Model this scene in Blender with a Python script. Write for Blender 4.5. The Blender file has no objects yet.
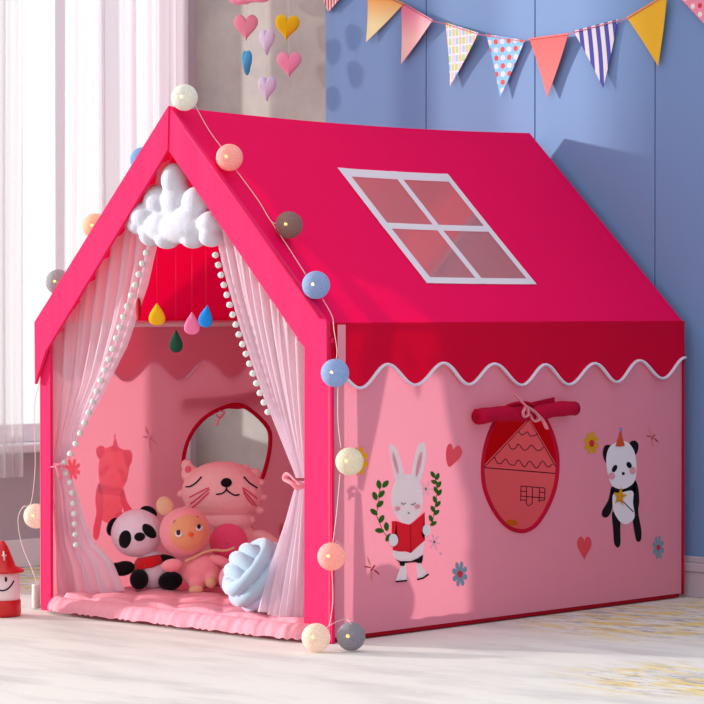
import bpy, bmesh, math, random
from mathutils import Vector, Matrix
random.seed(7)
sc = bpy.context.scene
R = math.radians

# ------------------------------------------------------------------ camera, light, exposure
CAM = Vector((5.7523, -4.8466, .8361)); YAW = .7555; PIT = -.0162; FPX = 2700.2
cd = bpy.data.cameras.new('camera'); cam = bpy.data.objects.new('camera', cd); sc.collection.objects.link(cam)
cam.location = CAM; cam.rotation_euler = (math.pi/2 + PIT, 0, YAW)
cd.sensor_width = 36; cd.lens = 36*FPX/704; cd.clip_start = .1; cd.clip_end = 200
sc.camera = cam
SUN_DIR = Vector((2.0, 1, -.39)).normalized()
w = bpy.data.worlds.new('world'); sc.world = w; w.use_nodes = True
wn = w.node_tree; wn.nodes.clear()
bgn = wn.nodes.new('ShaderNodeBackground'); wo = wn.nodes.new('ShaderNodeOutputWorld')
tc = wn.nodes.new('ShaderNodeTexCoord'); sx = wn.nodes.new('ShaderNodeVectorMath'); sx.operation = 'DOT_PRODUCT'; sx.inputs[1].default_value = (-.62, .12, .75)   # brighter towards the window side and overhead
rp = wn.nodes.new('ShaderNodeValToRGB')
rp.color_ramp.elements[0].position = 0.0; rp.color_ramp.elements[0].color = (.33, .33, .35, 1)
rp.color_ramp.elements[1].position = 1.0; rp.color_ramp.elements[1].color = (1.12, 1.10, 1.10, 1)
mp = wn.nodes.new('ShaderNodeMath'); mp.operation = 'MULTIPLY_ADD'; mp.inputs[1].default_value = .5; mp.inputs[2].default_value = .5
wn.links.new(tc.outputs['Generated'], sx.inputs[0]); wn.links.new(sx.outputs['Value'], mp.inputs[0])
wn.links.new(mp.outputs[0], rp.inputs[0]); wn.links.new(rp.outputs[0], bgn.inputs[0]); wn.links.new(bgn.outputs[0], wo.inputs[0])
bgn.inputs[1].default_value = 1.22
sd = bpy.data.lights.new('sun', 'SUN'); sun = bpy.data.objects.new('sun', sd); sc.collection.objects.link(sun)
sd.energy = 4.5; sd.angle = R(2.2); sd.color = (1, .97, .93)
sun.rotation_euler = SUN_DIR.to_track_quat('-Z', 'Y').to_euler(); sun.location = (-4, -5, 3)
sc.view_settings.view_transform = 'Standard'; sc.view_settings.look = 'None'
sc.view_settings.exposure = 0.0; sc.view_settings.gamma = 1; sc.view_settings.use_curve_mapping = False

# ------------------------------------------------------------------ helpers
W, L, H0, HR = 1.108, 1.473, .80, 1.366
XR = W*.485
YB = 1.521            # face of the back wall
XL = -1.0            # face of the window wall
_d = Vector((-math.sin(YAW)*math.cos(PIT), math.cos(YAW)*math.cos(PIT), math.sin(PIT)))
_r = Vector((math.cos(YAW), math.sin(YAW), 0)); _u = _r.cross(_d)
def ray(x, y): return (_d*FPX + _r*(x-352) + _u*(352-y)).normalized()
def P(x, y, ax, val):
    v = ray(x, y); return CAM + v*((val-CAM[ax])/v[ax])
def PP(x, y, pt, n):
    v = ray(x, y); n = Vector(n); return CAM + v*((Vector(pt)-CAM).dot(n)/v.dot(n))
def lin(c):
    return tuple((x/255/12.92 if x/255 <= .04045 else ((x/255+.055)/1.055)**2.4) for x in c)
def lerp(a, b, t): return a+(b-a)*t
def poly_at(pts, t):
    d = [0]
    for a, b in zip(pts, pts[1:]): d.append(d[-1]+math.dist(a, b))
    s = t*d[-1]
    for i in range(len(pts)-1):
        if s <= d[i+1] or i == len(pts)-2:
            k = (s-d[i])/max(1e-9, d[i+1]-d[i])
            return tuple(lerp(p, q, k) for p, q in zip(pts[i], pts[i+1]))
def smooth_closed(pts, n=6):
    out = []; m = len(pts)
    for i in range(m):
        p0, p1, p2, p3 = (pts[(i+k-1) % m] for k in range(4))
        for j in range(n):
            t = j/n
            out.append(tuple(.5*((2*b)+(-a+c)*t+(2*a-5*b+4*c-d)*t*t+(-a+3*b-3*c+d)*t**3) for a, b, c, d in zip(p0, p1, p2, p3)))
    return out
def smooth_open(pts, n=6):
    out = []; m = len(pts)
    for i in range(m-1):
        p0, p1, p2, p3 = pts[max(i-1, 0)], pts[i], pts[i+1], pts[min(i+2, m-1)]
        for j in range(n):
            t = j/n
            out.append(tuple(.5*((2*b)+(-a+c)*t+(2*a-5*b+4*c-d)*t*t+(-a+3*b-3*c+d)*t**3) for a, b, c, d in zip(p0, p1, p2, p3)))
    out.append(tuple(pts[-1])); return out

# ---- materials
MATS = {}
def newmat(name):
    m = bpy.data.materials.new(name); m.use_nodes = True; nt = m.node_tree; nt.nodes.clear()
    o = nt.nodes.new('ShaderNodeOutputMaterial'); return m, nt, o
def bump(nt, scale=60, strength=.2, dist=.002, stretch=(1, 1, 1), detail=4):
    t = nt.nodes.new('ShaderNodeTexCoord'); mpn = nt.nodes.new('ShaderNodeMapping'); mpn.inputs['Scale'].default_value = stretch
    n = nt.nodes.new('ShaderNodeTexNoise'); n.inputs['Scale'].default_value = scale; n.inputs['Detail'].default_value = detail
    b = nt.nodes.new('ShaderNodeBump'); b.inputs['Strength'].default_value = strength; b.inputs['Distance'].default_value = dist
    nt.links.new(t.outputs['Object'], mpn.inputs[0]); nt.links.new(mpn.outputs[0], n.inputs['Vector'])
    nt.links.new(n.outputs['Fac'], b.inputs['Height']); return b, n
def solid(name, col, rough=.6, bs=None, sheen=0, metal=0, var=0, spec=.3):
    if name in MATS: return MATS[name]
    m, nt, o = newmat(name); p = nt.nodes.new('ShaderNodeBsdfPrincipled')
    p.inputs['Base Color'].default_value = (*lin(col), 1); p.inputs['Roughness'].default_value = rough
    p.inputs['Metallic'].default_value = metal; p.inputs['Specular IOR Level'].default_value = spec
    if sheen: p.inputs['Sheen Weight'].default_value = sheen
    if bs is None: bs = (80, .15, .001)
    b, n = bump(nt, *bs); nt.links.new(b.outputs[0], p.inputs['Normal'])
    if var:
        mx = nt.nodes.new('ShaderNodeMixRGB'); mx.blend_type = 'MULTIPLY'; mx.inputs[0].default_value = var
        mx.inputs[1].default_value = (*lin(col), 1); nt.links.new(n.outputs['Fac'], mx.inputs[2]); nt.links.new(mx.outputs[0], p.inputs['Base Color'])
    nt.links.new(p.outputs[0], o.inputs[0]); MATS[name] = m; return m
def fabric(name, col, trans=.3, tcol=None, bs=(6, .5, .01), stretch=(1, 1, .4), opacity=1, rough=.8):
    """thin cloth: reflects its colour and lets some light through; opacity < 1 is an open weave"""
    if name in MATS: return MATS[name]
    m, nt, o = newmat(name)
    d = nt.nodes.new('ShaderNodeBsdfPrincipled'); d.inputs['Base Color'].default_value = (*lin(col), 1); d.inputs['Roughness'].default_value = rough
    d.inputs['Specular IOR Level'].default_value = .15
    t = nt.nodes.new('ShaderNodeBsdfTranslucent'); t.inputs[0].default_value = (*lin(tcol or col), 1)
    b, n = bump(nt, bs[0], bs[1], bs[2], stretch, 3); nt.links.new(b.outputs[0], d.inputs['Normal']); nt.links.new(b.outputs[0], t.inputs['Normal'])
    mx = nt.nodes.new('ShaderNodeMixShader'); mx.inputs[0].default_value = trans
    nt.links.new(d.outputs[0], mx.inputs[1]); nt.links.new(t.outputs[0], mx.inputs[2]); out = mx
    if opacity < 1:
        tr = nt.nodes.new('ShaderNodeBsdfTransparent'); m2 = nt.nodes.new('ShaderNodeMixShader'); m2.inputs[0].default_value = opacity
        nt.links.new(tr.outputs[0], m2.inputs[1]); nt.links.new(mx.outputs[0], m2.inputs[2]); out = m2
    nt.links.new(out.outputs[0], o.inputs[0]); MATS[name] = m; return m
def emit(name, col, s):
    if name in MATS: return MATS[name]
    m, nt, o = newmat(name); e = nt.nodes.new('ShaderNodeEmission'); e.inputs[0].default_value = (*lin(col), 1); e.inputs[1].default_value = s
    nt.links.new(e.outputs[0], o.inputs[0]); MATS[name] = m; return m

# ---- objects
def link(name, me, mats, parent=None, smooth=True):
    o = bpy.data.objects.new(name, me)
    for m in (mats if isinstance(mats, (list, tuple)) else [mats]): me.materials.append(m)
    if smooth: me.polygons.foreach_set('use_smooth', [True]*len(me.polygons))
    sc.collection.objects.link(o)
    if parent: o.parent = parent
    return o
def obj(name, bm, mats, parent=None, smooth=True, normals=False):
    if normals: bmesh.ops.recalc_face_normals(bm, faces=bm.faces[:])
    me = bpy.data.meshes.new(name); bm.to_mesh(me); bm.free(); return link(name, me, mats, parent, smooth)
def tag(o, label=None, cat=None, group=None, kind=None):
    if label: o['label'] = label
    if cat: o['category'] = cat
    if group: o['group'] = group
    if kind: o['kind'] = kind
    return o
def empty(name, loc, rz=0):
    o = bpy.data.objects.new(name, None); o.empty_display_size = .05; sc.collection.objects.link(o); o.location = loc; o.rotation_euler = (0, 0, rz); return o
def world_child(o, root):
    """parent a part built in world coordinates to a thing's empty"""
    o.parent = root; o.matrix_parent_inverse = (Matrix.Translation(root.location) @ root.rotation_euler.to_matrix().to_4x4()).inverted(); return o
def box(bm, a, b, mi=0, bev=0):
    a, b = Vector(a), Vector(b); c = (a+b)/2; s = b-a
    r = bmesh.ops.create_cube(bm, size=1, matrix=Matrix.Translation(c) @ Matrix.Diagonal((abs(s.x), abs(s.y), abs(s.z), 1)))
    fs = {f for v in r['verts'] for f in v.link_faces}
    for f in fs: f.material_index = mi
    if bev:
        es = list({e for v in r['verts'] for e in v.link_edges})
        bmesh.ops.bevel(bm, geom=es, offset=bev, segments=2, affect='EDGES', profile=.5)
def tube(bm, pts, rad, seg=8, closed=False, mi=0, flat=1, cap=True):
    pts = [Vector(p) for p in pts]; n = len(pts)
    rads = rad if isinstance(rad, (list, tuple)) else [rad]*n
    rings = []; up = Vector((0, 0, 1)); prev = None
    for i, p in enumerate(pts):
        a = pts[(i-1) % n] if (closed or i > 0) else p; b = pts[(i+1) % n] if (closed or i < n-1) else p
        t = (b-a).normalized() if (b-a).length > 1e-9 else Vector((0, 0, 1))
        if prev is None:
            x = t.cross(up);
            if x.length < .1: x = t.cross(Vector((1, 0, 0)))
            x.normalize()
        else:
            x = prev - t*prev.dot(t)
            if x.length < 1e-6: x = t.orthogonal()
            x.normalize()
        prev = x; y = t.cross(x)
        rings.append([bm.verts.new(p + (x*math.cos(2*math.pi*k/seg) + y*flat*math.sin(2*math.pi*k/seg))*rads[i]) for k in range(seg)])
    m = n if closed else n-1
    for i in range(m):
        A, B = rings[i], rings[(i+1) % n]
        for k in range(seg):
            f = bm.faces.new((A[k], A[(k+1) % seg], B[(k+1) % seg], B[k])); f.material_index = mi
    if cap and not closed:
        for rg in (rings[0][::-1], rings[-1]):
            f = bm.faces.new(rg); f.material_index = mi
def ellipsoid(bm, c, r, rot=None, u=24, v=16, mi=0):
    M = Matrix.Translation(Vector(c)) @ (rot or Matrix.Identity(4)) @ Matrix.Diagonal((*r, 1))
    q = bmesh.ops.create_uvsphere(bm, u_segments=u, v_segments=v, radius=1, matrix=M)
    for f in {f for vv in q['verts'] for f in vv.link_faces}: f.material_index = mi
def remeshed(bm, voxel, smooth=2):
    me = bpy.data.meshes.new('tmp'); bm.to_mesh(me); bm.free()
    o = bpy.data.objects.new('tmp', me); sc.collection.objects.link(o)
    m = o.modifiers.new('r', 'REMESH'); m.mode = 'VOXEL'; m.voxel_size = voxel
    if smooth:
        s = o.modifiers.new('s', 'SMOOTH'); s.factor = .6; s.iterations = smooth
    dg = bpy.context.evaluated_depsgraph_get(); dg.update()
    me2 = bpy.data.meshes.new_from_object(o.evaluated_get(dg))
    bpy.data.objects.remove(o); return me2
def blob(name, ells, voxel, mats, parent=None, smooth=3):
    bm = bmesh.new()
    for e in ells:
        rot = Matrix.Rotation(e[3], 4, 'Y') if len(e) > 3 else None
        ellipsoid(bm, e[0:1][0], e[1], rot) if False else ellipsoid(bm, e[0], e[1], Matrix.Rotation(e[2], 4, 'Y') if len(e) > 2 else None, 20, 14)
    me = remeshed(bm, voxel, smooth); me.materials.clear(); return link(name, me, mats, parent)
def lathe(bm, prof, c=(0, 0, 0), seg=32, mi=0):
    rings = []
    for r, z in prof:
        rings.append([bm.verts.new((c[0]+r*math.cos(2*math.pi*k/seg), c[1]+r*math.sin(2*math.pi*k/seg), c[2]+z)) for k in range(seg)])
    for A, B in zip(rings, rings[1:]):
        for k in range(seg):
            f = bm.faces.new((A[k], A[(k+1) % seg], B[(k+1) % seg], B[k])); f.material_index = mi
    for rg in (rings[0][::-1], rings[-1]):
        f = bm.faces.new(rg); f.material_index = mi
def pillow(outline, T, cen=None, rings=9, pw=2.4):
    """puffed cushion from a 2D outline (x,z) around its own middle, real thickness T along y"""
    bm = bmesh.new(); n = len(outline)
    cx, cz = cen or (sum(p[0] for p in outline)/n, sum(p[1] for p in outline)/n)
    for s in (-1, 1):
        rows = []
        for k in range(rings+1):
            r = math.sin(math.pi/2*(k+1)/(rings+1))
            h = T/2*(1-r**pw)**.5*s
            rows.append([bm.verts.new((cx+(x-cx)*r, h, cz+(z-cz)*r)) for x, z in outline])
        c = bm.verts.new((cx, T/2*s, cz))
        for i in range(n):
            bm.faces.new((c, rows[0][i], rows[0][(i+1) % n]))
            for A, B in zip(rows, rows[1:]): bm.faces.new((A[i], B[i], B[(i+1) % n], A[(i+1) % n]))
    bmesh.ops.remove_doubles(bm, verts=bm.verts[:], dist=1e-5)
    bmesh.ops.recalc_face_normals(bm, faces=bm.faces[:]); return bm
def sheet(outer, holes=()):
    """flat cloth panel through 3D outline points, with holes"""
    bm = bmesh.new()
    for lp in (outer, *holes):
        vs = [bm.verts.new(p) for p in lp]
        for i in range(len(vs)): bm.edges.new((vs[i], vs[(i+1) % len(vs)]))
    bmesh.ops.triangle_fill(bm, use_beauty=True, use_dissolve=False, edges=bm.edges[:]); return bm

# ------------------------------------------------------------------ colours
PINK = fabric('pink_cloth', (228, 156, 178), .30, (255, 158, 174))
CRIMSON = fabric('crimson_cloth', (250, 0, 98), .22, (250, 0, 45))
TRIM = fabric('crimson_trim', (246, 40, 104), .12, (250, 0, 60), stretch=(2, 2, .3))
SHEER = fabric('white_sheer', (246, 232, 244), .45, (250, 236, 248), opacity=.70, bs=(40, .3, .002))
WHITE = solid('white_plush', (208, 208, 220), .9, (160, .5, .003), .3)
LILAC_WHITE = solid('white_binding', (226, 222, 238), .8)
POM = solid('pompom_white', (226, 238, 230), .95, (300, .8, .004), .4)
RIBBON = fabric('pink_ribbon', (250, 168, 184), .25)
THREAD = solid('thread_white', (236, 228, 224), .7)
POLE = solid('pole_plastic', (225, 200, 205), .4)

# ------------------------------------------------------------------ the room
def floor_mat():
    m, nt, o = newmat('floor_painted'); p = nt.nodes.new('ShaderNodeBsdfPrincipled'); N = nt.nodes.new; K = nt.links.new
    t = N('ShaderNodeTexCoord'); mpn = N('ShaderNodeMapping'); mpn.inputs['Rotation'].default_value = (0, 0, R(-42)); mpn.inputs['Scale'].default_value = (1, 3.2, 1)
    K(t.outputs['Object'], mpn.inputs[0])
    n1 = N('ShaderNodeTexNoise'); n1.inputs['Scale'].default_value = 2.2; n1.inputs['Detail'].default_value = 9; n1.inputs['Roughness'].default_value = .62; K(mpn.outputs[0], n1.inputs['Vector'])
    r1 = N('ShaderNodeValToRGB'); e = r1.color_ramp.elements; e[0].position = .32; e[0].color = (*lin((204, 199, 196)), 1); e[1].position = .54; e[1].color = (*lin((226, 222, 216)), 1)
    K(n1.outputs['Fac'], r1.inputs[0])
    # worn yellow / grey paint streaks beside and behind the tent
    n2 = N('ShaderNodeTexNoise'); n2.inputs['Scale'].default_value = 6; n2.inputs['Detail'].default_value = 12; n2.inputs['Roughness'].default_value = .7; K(mpn.outputs[0], n2.inputs['Vector'])
    r2 = N('ShaderNodeValToRGB'); r2.color_ramp.elements[0].position = .47; r2.color_ramp.elements[1].position = .56; K(n2.outputs['Fac'], r2.inputs[0])
    def spot(c, rad, soft):
        d = N('ShaderNodeVectorMath'); d.operation = 'DISTANCE'; K(t.outputs['Object'], d.inputs[0]); d.inputs[1].default_value = c
        mr = N('ShaderNodeMapRange'); mr.inputs[1].default_value = rad; mr.inputs[2].default_value = rad-soft; K(d.outputs['Value'], mr.inputs[0]); return mr.outputs[0]
    def mx(a, b):
        q = N('ShaderNodeMath'); q.operation = 'MAXIMUM'; K(a, q.inputs[0]); K(b, q.inputs[1]); return q.outputs[0]
    area = mx(mx(spot((1.45, 1.05, 0), .60, .3), spot((2.15, .10, 0), .36, .2)), spot((-.75, .55, 0), .55, .2))
    mu = N('ShaderNodeMath'); mu.operation = 'MULTIPLY'; K(r2.outputs[0], mu.inputs[0]); K(area, mu.inputs[1])
    m1 = N('ShaderNodeMixRGB'); m1.inputs[2].default_value = (*lin((226, 200, 120)), 1); K(mu.outputs[0], m1.inputs[0]); K(r1.outputs[0], m1.inputs[1])
    n3 = N('ShaderNodeTexNoise'); n3.inputs['Scale'].default_value = 11; n3.inputs['Detail'].default_value = 12; n3.inputs['Roughness'].default_value = .75; K(mpn.outputs[0], n3.inputs['Vector'])
    r3 = N('ShaderNodeValToRGB'); r3.color_ramp.elements[0].position = .5; r3.color_ramp.elements[1].position = .62; K(n3.outputs['Fac'], r3.inputs[0])
    mu2 = N('ShaderNodeMath'); mu2.operation = 'MULTIPLY'; K(r3.outputs[0], mu2.inputs[0]); K(area, mu2.inputs[1])
    m2 = N('ShaderNodeMixRGB'); m2.inputs[2].default_value = (*lin((150, 148, 160)), 1); K(mu2.outputs[0], m2.inputs[0]); K(m1.outputs[0], m2.inputs[1])
    K(m2.outputs[0], p.inputs['Base Color']); p.inputs['Roughness'].default_value = .75; p.inputs['Specular IOR Level'].default_value = .2
    b = N('ShaderNodeBump'); b.inputs['Strength'].default_value = .25; b.inputs['Distance'].default_value = .01; K(n1.outputs['Fac'], b.inputs['Height']); K(b.outputs[0], p.inputs['Normal'])
    K(p.outputs[0], o.inputs[0]); return m
def plaster_mat(name, c1, c2, scale=2.5, bs=.25):
    m, nt, o = newmat(name); p = nt.nodes.new('ShaderNodeBsdfPrincipled'); N = nt.nodes.new; K = nt.links.new
    t = N('ShaderNodeTexCoord'); n = N('ShaderNodeTexNoise'); n.inputs['Scale'].default_value = scale; n.inputs['Detail'].default_value = 8; n.inputs['Roughness'].default_value = .65
    K(t.outputs['Object'], n.inputs['Vector']); r = N('ShaderNodeValToRGB'); e = r.color_ramp.elements
    e[0].position = .35; e[0].color = (*lin(c1), 1); e[1].position = .65; e[1].color = (*lin(c2), 1); K(n.outputs['Fac'], r.inputs[0]); K(r.outputs[0], p.inputs['Base Color'])
    b = N('ShaderNodeBump'); b.inputs['Strength'].default_value = bs; b.inputs['Distance'].default_value = .01; K(n.outputs['Fac'], b.inputs['Height']); K(b.outputs[0], p.inputs['Normal'])
    p.inputs['Roughness'].default_value = .85; p.inputs['Specular IOR Level'].default_value = .15; K(p.outputs[0], o.inputs[0]); return m

bm = bmesh.new(); box(bm, (-1.3, -5.5, -.1), (6.5, 1.75, 0)); tag(obj('floor', bm, floor_mat(), smooth=False), kind='structure')
bm = bmesh.new(); box(bm, (-1.25, YB+.02, 0), (6.5, YB+.18, 2.7))
tag(obj('wall_back', bm, plaster_mat('concrete_plaster', (164, 158, 154), (194, 188, 182)), smooth=False), kind='structure')
# blue panelling in front of the plaster, with open seams
BLUE = solid('blue_paint', (116, 148, 198), .55, (3, .05, .005))
seams = [P(x, 60, 1, YB).x for x in (325, 426, 535, 655)]
wdt = seams[3]-seams[2]
while seams[-1] < 6: seams.append(seams[-1]+wdt)
bm = bmesh.new()
for a, b in zip(seams, seams[1:]): box(bm, (a+.0016, YB, .0), (b-.0016, YB+.019, 2.7), bev=.0015)
tag(obj('wall_panelling', bm, BLUE, smooth=False), kind='structure')
bm = bmesh.new()
LOWGREY = solid('skirting_paint', (196, 184, 196), .5)
zb = .118
for (z0, z1, dd) in ((0, .075, .018), (.075, .10, .024), (.10, zb, .013)): box(bm, (seams[0], YB-dd, z0), (6.4, YB-.0005, z1), bev=.003)
tag(obj('baseboard_back', bm, LOWGREY, smooth=False), kind='structure')

# window wall: low parapet with a ledge, white frame, glass
LWALL = solid('window_wall_paint', (190, 184, 190), .8, (4, .1, .005))
FRAME = solid('window_frame_white', (236, 236, 240), .45)
YW0, YW1, ZS, ZT = .46, 1.46, .40, 2.35
bm = bmesh.new(); box(bm, (XL-.16, YW0, 0), (XL, YB+.02, ZS-.03)); box(bm, (XL-.16, -.10, 0), (XL, YW0, 2.7)); box(bm, (XL-.16, YW1, ZS-.03), (XL, YB+.02, 2.7)); box(bm, (XL-.16, YW0, ZT), (XL, YW1, 2.7))  # full-height pier before the window is unseen, added to block sun from the tent
tag(obj('wall_left', bm, LWALL, smooth=False), kind='structure')
bm = bmesh.new(); box(bm, (XL, -.10, 0), (XL+.016, YB, .09), bev=.003); tag(obj('baseboard_left', bm, FRAME, smooth=False), kind='structure')
wroot = tag(empty('window_1', (XL-.08, (YW0+YW1)/2, ZS)), kind='structure')
def wpart(name, bm, mat, **k):
    o = obj(name, bm, mat, smooth=False); world_child(o, wroot); return o
ym = [P(57, 200, 0, XL-.07).y]
bm = bmesh.new(); box(bm, (XL-.14, YW0, ZS-.028), (XL+.06, YW1-.001, ZS), bev=.006); wpart('window_sill', bm, FRAME)
bm = bmesh.new()
fr = [(YW0, YW0+.06), (YW1-.06, YW1)] + [(y-.022, y+.022) for y in ym]
for a, b in fr: box(bm, (XL-.11, a, ZS), (XL-.05, b, ZT), bev=.004)
for a, b in ((ZS, ZS+.06), (ZT-.06, ZT)): box(bm, (XL-.11, YW0+.06, a), (XL-.05, YW1-.06, b), bev=.004)
wpart('window_frame', bm, FRAME)
def glass():
    m, nt, o = newmat('clear_glass'); tr = nt.nodes.new('ShaderNodeBsdfTransparent'); g = nt.nodes.new('ShaderNodeBsdfGlossy'); g.inputs['Roughness'].default_value = .03
    tr.inputs[0].default_value = (.97, .98, .98, 1); mx = nt.nodes.new('ShaderNodeMixShader'); mx.inputs[0].default_value = .06
    nt.links.new(tr.outputs[0], mx.inputs[1]); nt.links.new(g.outputs[0], mx.inputs[2]); nt.links.new(mx.outputs[0], o.inputs[0]); return m
bm = bmesh.new(); box(bm, (XL-.084, YW0+.06, ZS+.06), (XL-.078, YW1-.06, ZT-.06)); wpart('pane', bm, glass())

# drapes in front of the window
def drape(name, x0, ya, yb, z0, z1, folds, amp, mat, seed, hem=0):
    rnd = random.Random(seed); ph = [rnd.random()*6 for _ in range(4)]
    bm = bmesh.new(); nu, nv = folds*14, 26; g = []
    for i in range(nu+1):
        u = i/nu; col = []
        for j in range(nv+1):
            v = j/nv; k = 1-.35*v
            off = amp*k*(math.sin(u*folds*2*math.pi+ph[0]+.4*math.sin(3*v+ph[1])) + .35*math.sin(u*folds*4.7*math.pi+ph[2]))
            z = lerp(z0, z1, v) + (hem*math.sin(u*math.pi*1.2+.3)*(1-v) if hem else 0)
            y = lerp(ya, yb, u) + amp*.5*k*math.sin(u*folds*4*math.pi+ph[3]) + .012*math.sin(2.2*v+ph[1])
            col.append(bm.verts.new((x0+off, y, z)))
        g.append(col)
    for i in range(nu):
        for j in range(nv): bm.faces.new((g[i][j], g[i+1][j], g[i+1][j+1], g[i][j+1]))
    return obj(name, bm, mat)
DRAPE = fabric('curtain_lavender_voile', (240, 226, 236), .5, (246, 234, 240), opacity=.72, bs=(50, .2, .002))
VOILE = fabric('curtain_white_voile', (244, 242, 244), .5, (250, 246, 246), opacity=.42, bs=(50, .2, .002))
xd = XL+.09
yd = lambda px, x=xd: P(px, 200, 0, x).y
tag(drape('window_curtain', xd, yd(100), yd(189), .03, 2.45, 5, .013, DRAPE, 3), 'lavender-white sheer curtain hanging in folds next to the bare grey wall', 'curtain')
tag(drape('window_curtain', xd+.01, yd(-4), yd(22), .30, 2.45, 3, .012, VOILE, 5), 'short white sheer curtain at the left edge whose hem hangs just below the window ledge', 'curtain')
tag(drape('window_curtain', xd-.005, yd(63), yd(101), ZS+.02, 2.45, 3, .012, VOILE, 8), 'narrow white sheer curtain panel between the bright bare glass and the lavender curtain', 'curtain')

# ------------------------------------------------------------------ the play tent
tent = tag(empty('play_tent', (W/2, L/2, 0)), 'pink and crimson house-shaped fabric play tent with scalloped roof edge', 'play tent')
def tp(o, par=None):
    if par is None: world_child(o, tent)
    else:
        o.parent = par; o.matrix_parent_inverse = par.matrix_local.inverted() if False else Matrix.Identity(4)
    return o
# tent parts keep identity local frames relative to the room: the part's inverse cancels the empty, sub-parts inherit room coordinates
def part(name, bm, mat, par=None, label=None, **k):
    o = obj(name, bm, mat, **k); tp(o, par)
    if label: o['label'] = label
    return o
# roof slopes
def roof_uv(side, Y, s, sag=True):
    xe = W if side > 0 else 0
    x = lerp(XR, xe, s); z = lerp(HR, H0, s)
    if sag:
        t = Y/L; z -= .013*4*t*(1-t)*(1-s)**1.2 + .006*math.sin(math.pi*s)*math.sin(math.pi*t)
    return Vector((x, Y, z))
nR = Vector((HR-H0, 0, W-XR)).normalized()
def roof_ys(px, py):
    q = PP(px, py, (W, 0, H0), nR); return q.y, (q.x-XR)/(W-XR)
c4 = [roof_ys(*q) for q in ((341, 167), (453, 173), (533, 284), (424, 281))]
wy0 = (c4[0][0]+c4[3][0])/2; wy1 = (c4[1][0]+c4[2][0])/2; ws0 = (c4[0][1]+c4[1][1])/2-.014; ws1 = (c4[2][1]+c4[3][1])/2
bw = .030; bs_ = bw/math.hypot(HR-H0, W-XR)
def cuts(lo, hi, n): return [lerp(lo, hi, i/n) for i in range(n+1)]
def roof(side, hole):
    bm = bmesh.new(); ys = sorted(set([round(v, 5) for v in cuts(0, wy0, 8)+cuts(wy0, wy1, 10)+cuts(wy1, L, 12)]))
    ss = sorted(set([round(v, 5) for v in cuts(0, ws0, 5)+cuts(ws0, ws1, 10)+cuts(ws1, 1, 6)]))
    g = [[bm.verts.new(roof_uv(side, y, s)) for s in ss] for y in ys]
    for i in range(len(ys)-1):
        for j in range(len(ss)-1):
            yc, s_ = (ys[i]+ys[i+1])/2, (ss[j]+ss[j+1])/2
            if hole and wy0 < yc < wy1 and ws0 < s_ < ws1: continue
            bm.faces.new((g[i][j], g[i+1][j], g[i+1][j+1], g[i][j+1]))
    return part('roof_panel', bm, CRIMSON, label='crimson roof slope with the white-framed skylight' if hole else None)
roofR = roof(1, True); roofL = roof(-1, False)
def strip(ya, yb, sa, sb, off):
    bm = bmesh.new(); n = 14
    for k in range(n):
        pts = []
        for (a, b) in ((k, 0), (k+1, 0), (k+1, 1), (k, 1)):
            if abs(yb-ya) > (sb-sa)*.8: y = lerp(ya, yb, a/n); s = lerp(sa, sb, b)
            else: y = lerp(ya, yb, b); s = lerp(sa, sb, a/n)
            pts.append(bm.verts.new(roof_uv(1, y, s)+nR*off))
        bm.faces.new(pts)
    bmesh.ops.remove_doubles(bm, verts=bm.verts[:], dist=1e-5)
    return bm
fb = bmesh.new()
ymid, smid = (wy0+wy1)/2, (ws0+ws1)/2
STRIP = fabric('white_skylight_tape', (240, 236, 244), .15)
for args in ((wy0, wy1, ws0, ws0+bs_*1.1), (wy0, wy1, ws1-bs_*.8, ws1), (wy0, wy1, smid-bs_*.4, smid+bs_*.4),
             (wy0, wy0+bw, ws0, ws1), (wy1-bw*.8, wy1, ws0, ws1), (ymid-bw*.42, ymid+bw*.42, ws0, ws1)):
    t_ = strip(*args, .0022 if abs(args[1]-args[0]) > .2 else .003); me = bpy.data.meshes.new('t'); t_.to_mesh(me); t_.free(); fb.from_mesh(me)
part('skylight_frame', fb, STRIP, roofR, 'white tape frame and cross')
FILM = fabric('skylight_film', (226, 200, 208), .4, (240, 200, 208), opacity=.42, bs=(9, .8, .02), rough=.25)
for a, b in ((wy0+bw*.5, ymid), (ymid, wy1-bw*.4)):
    for c, d_ in ((ws0+bs_*.5, smid), (smid, ws1-bs_*.4)):
        bm = bmesh.new(); n = 6; g = [[bm.verts.new(roof_uv(1, lerp(a, b, i/n), lerp(c, d_, j/n))) for j in range(n+1)] for i in range(n+1)]
        for i in range(n):
            for j in range(n): bm.faces.new((g[i][j], g[i+1][j], g[i+1][j+1], g[i][j+1]))
        part('skylight_pane', bm, FILM, roofR)

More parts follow.
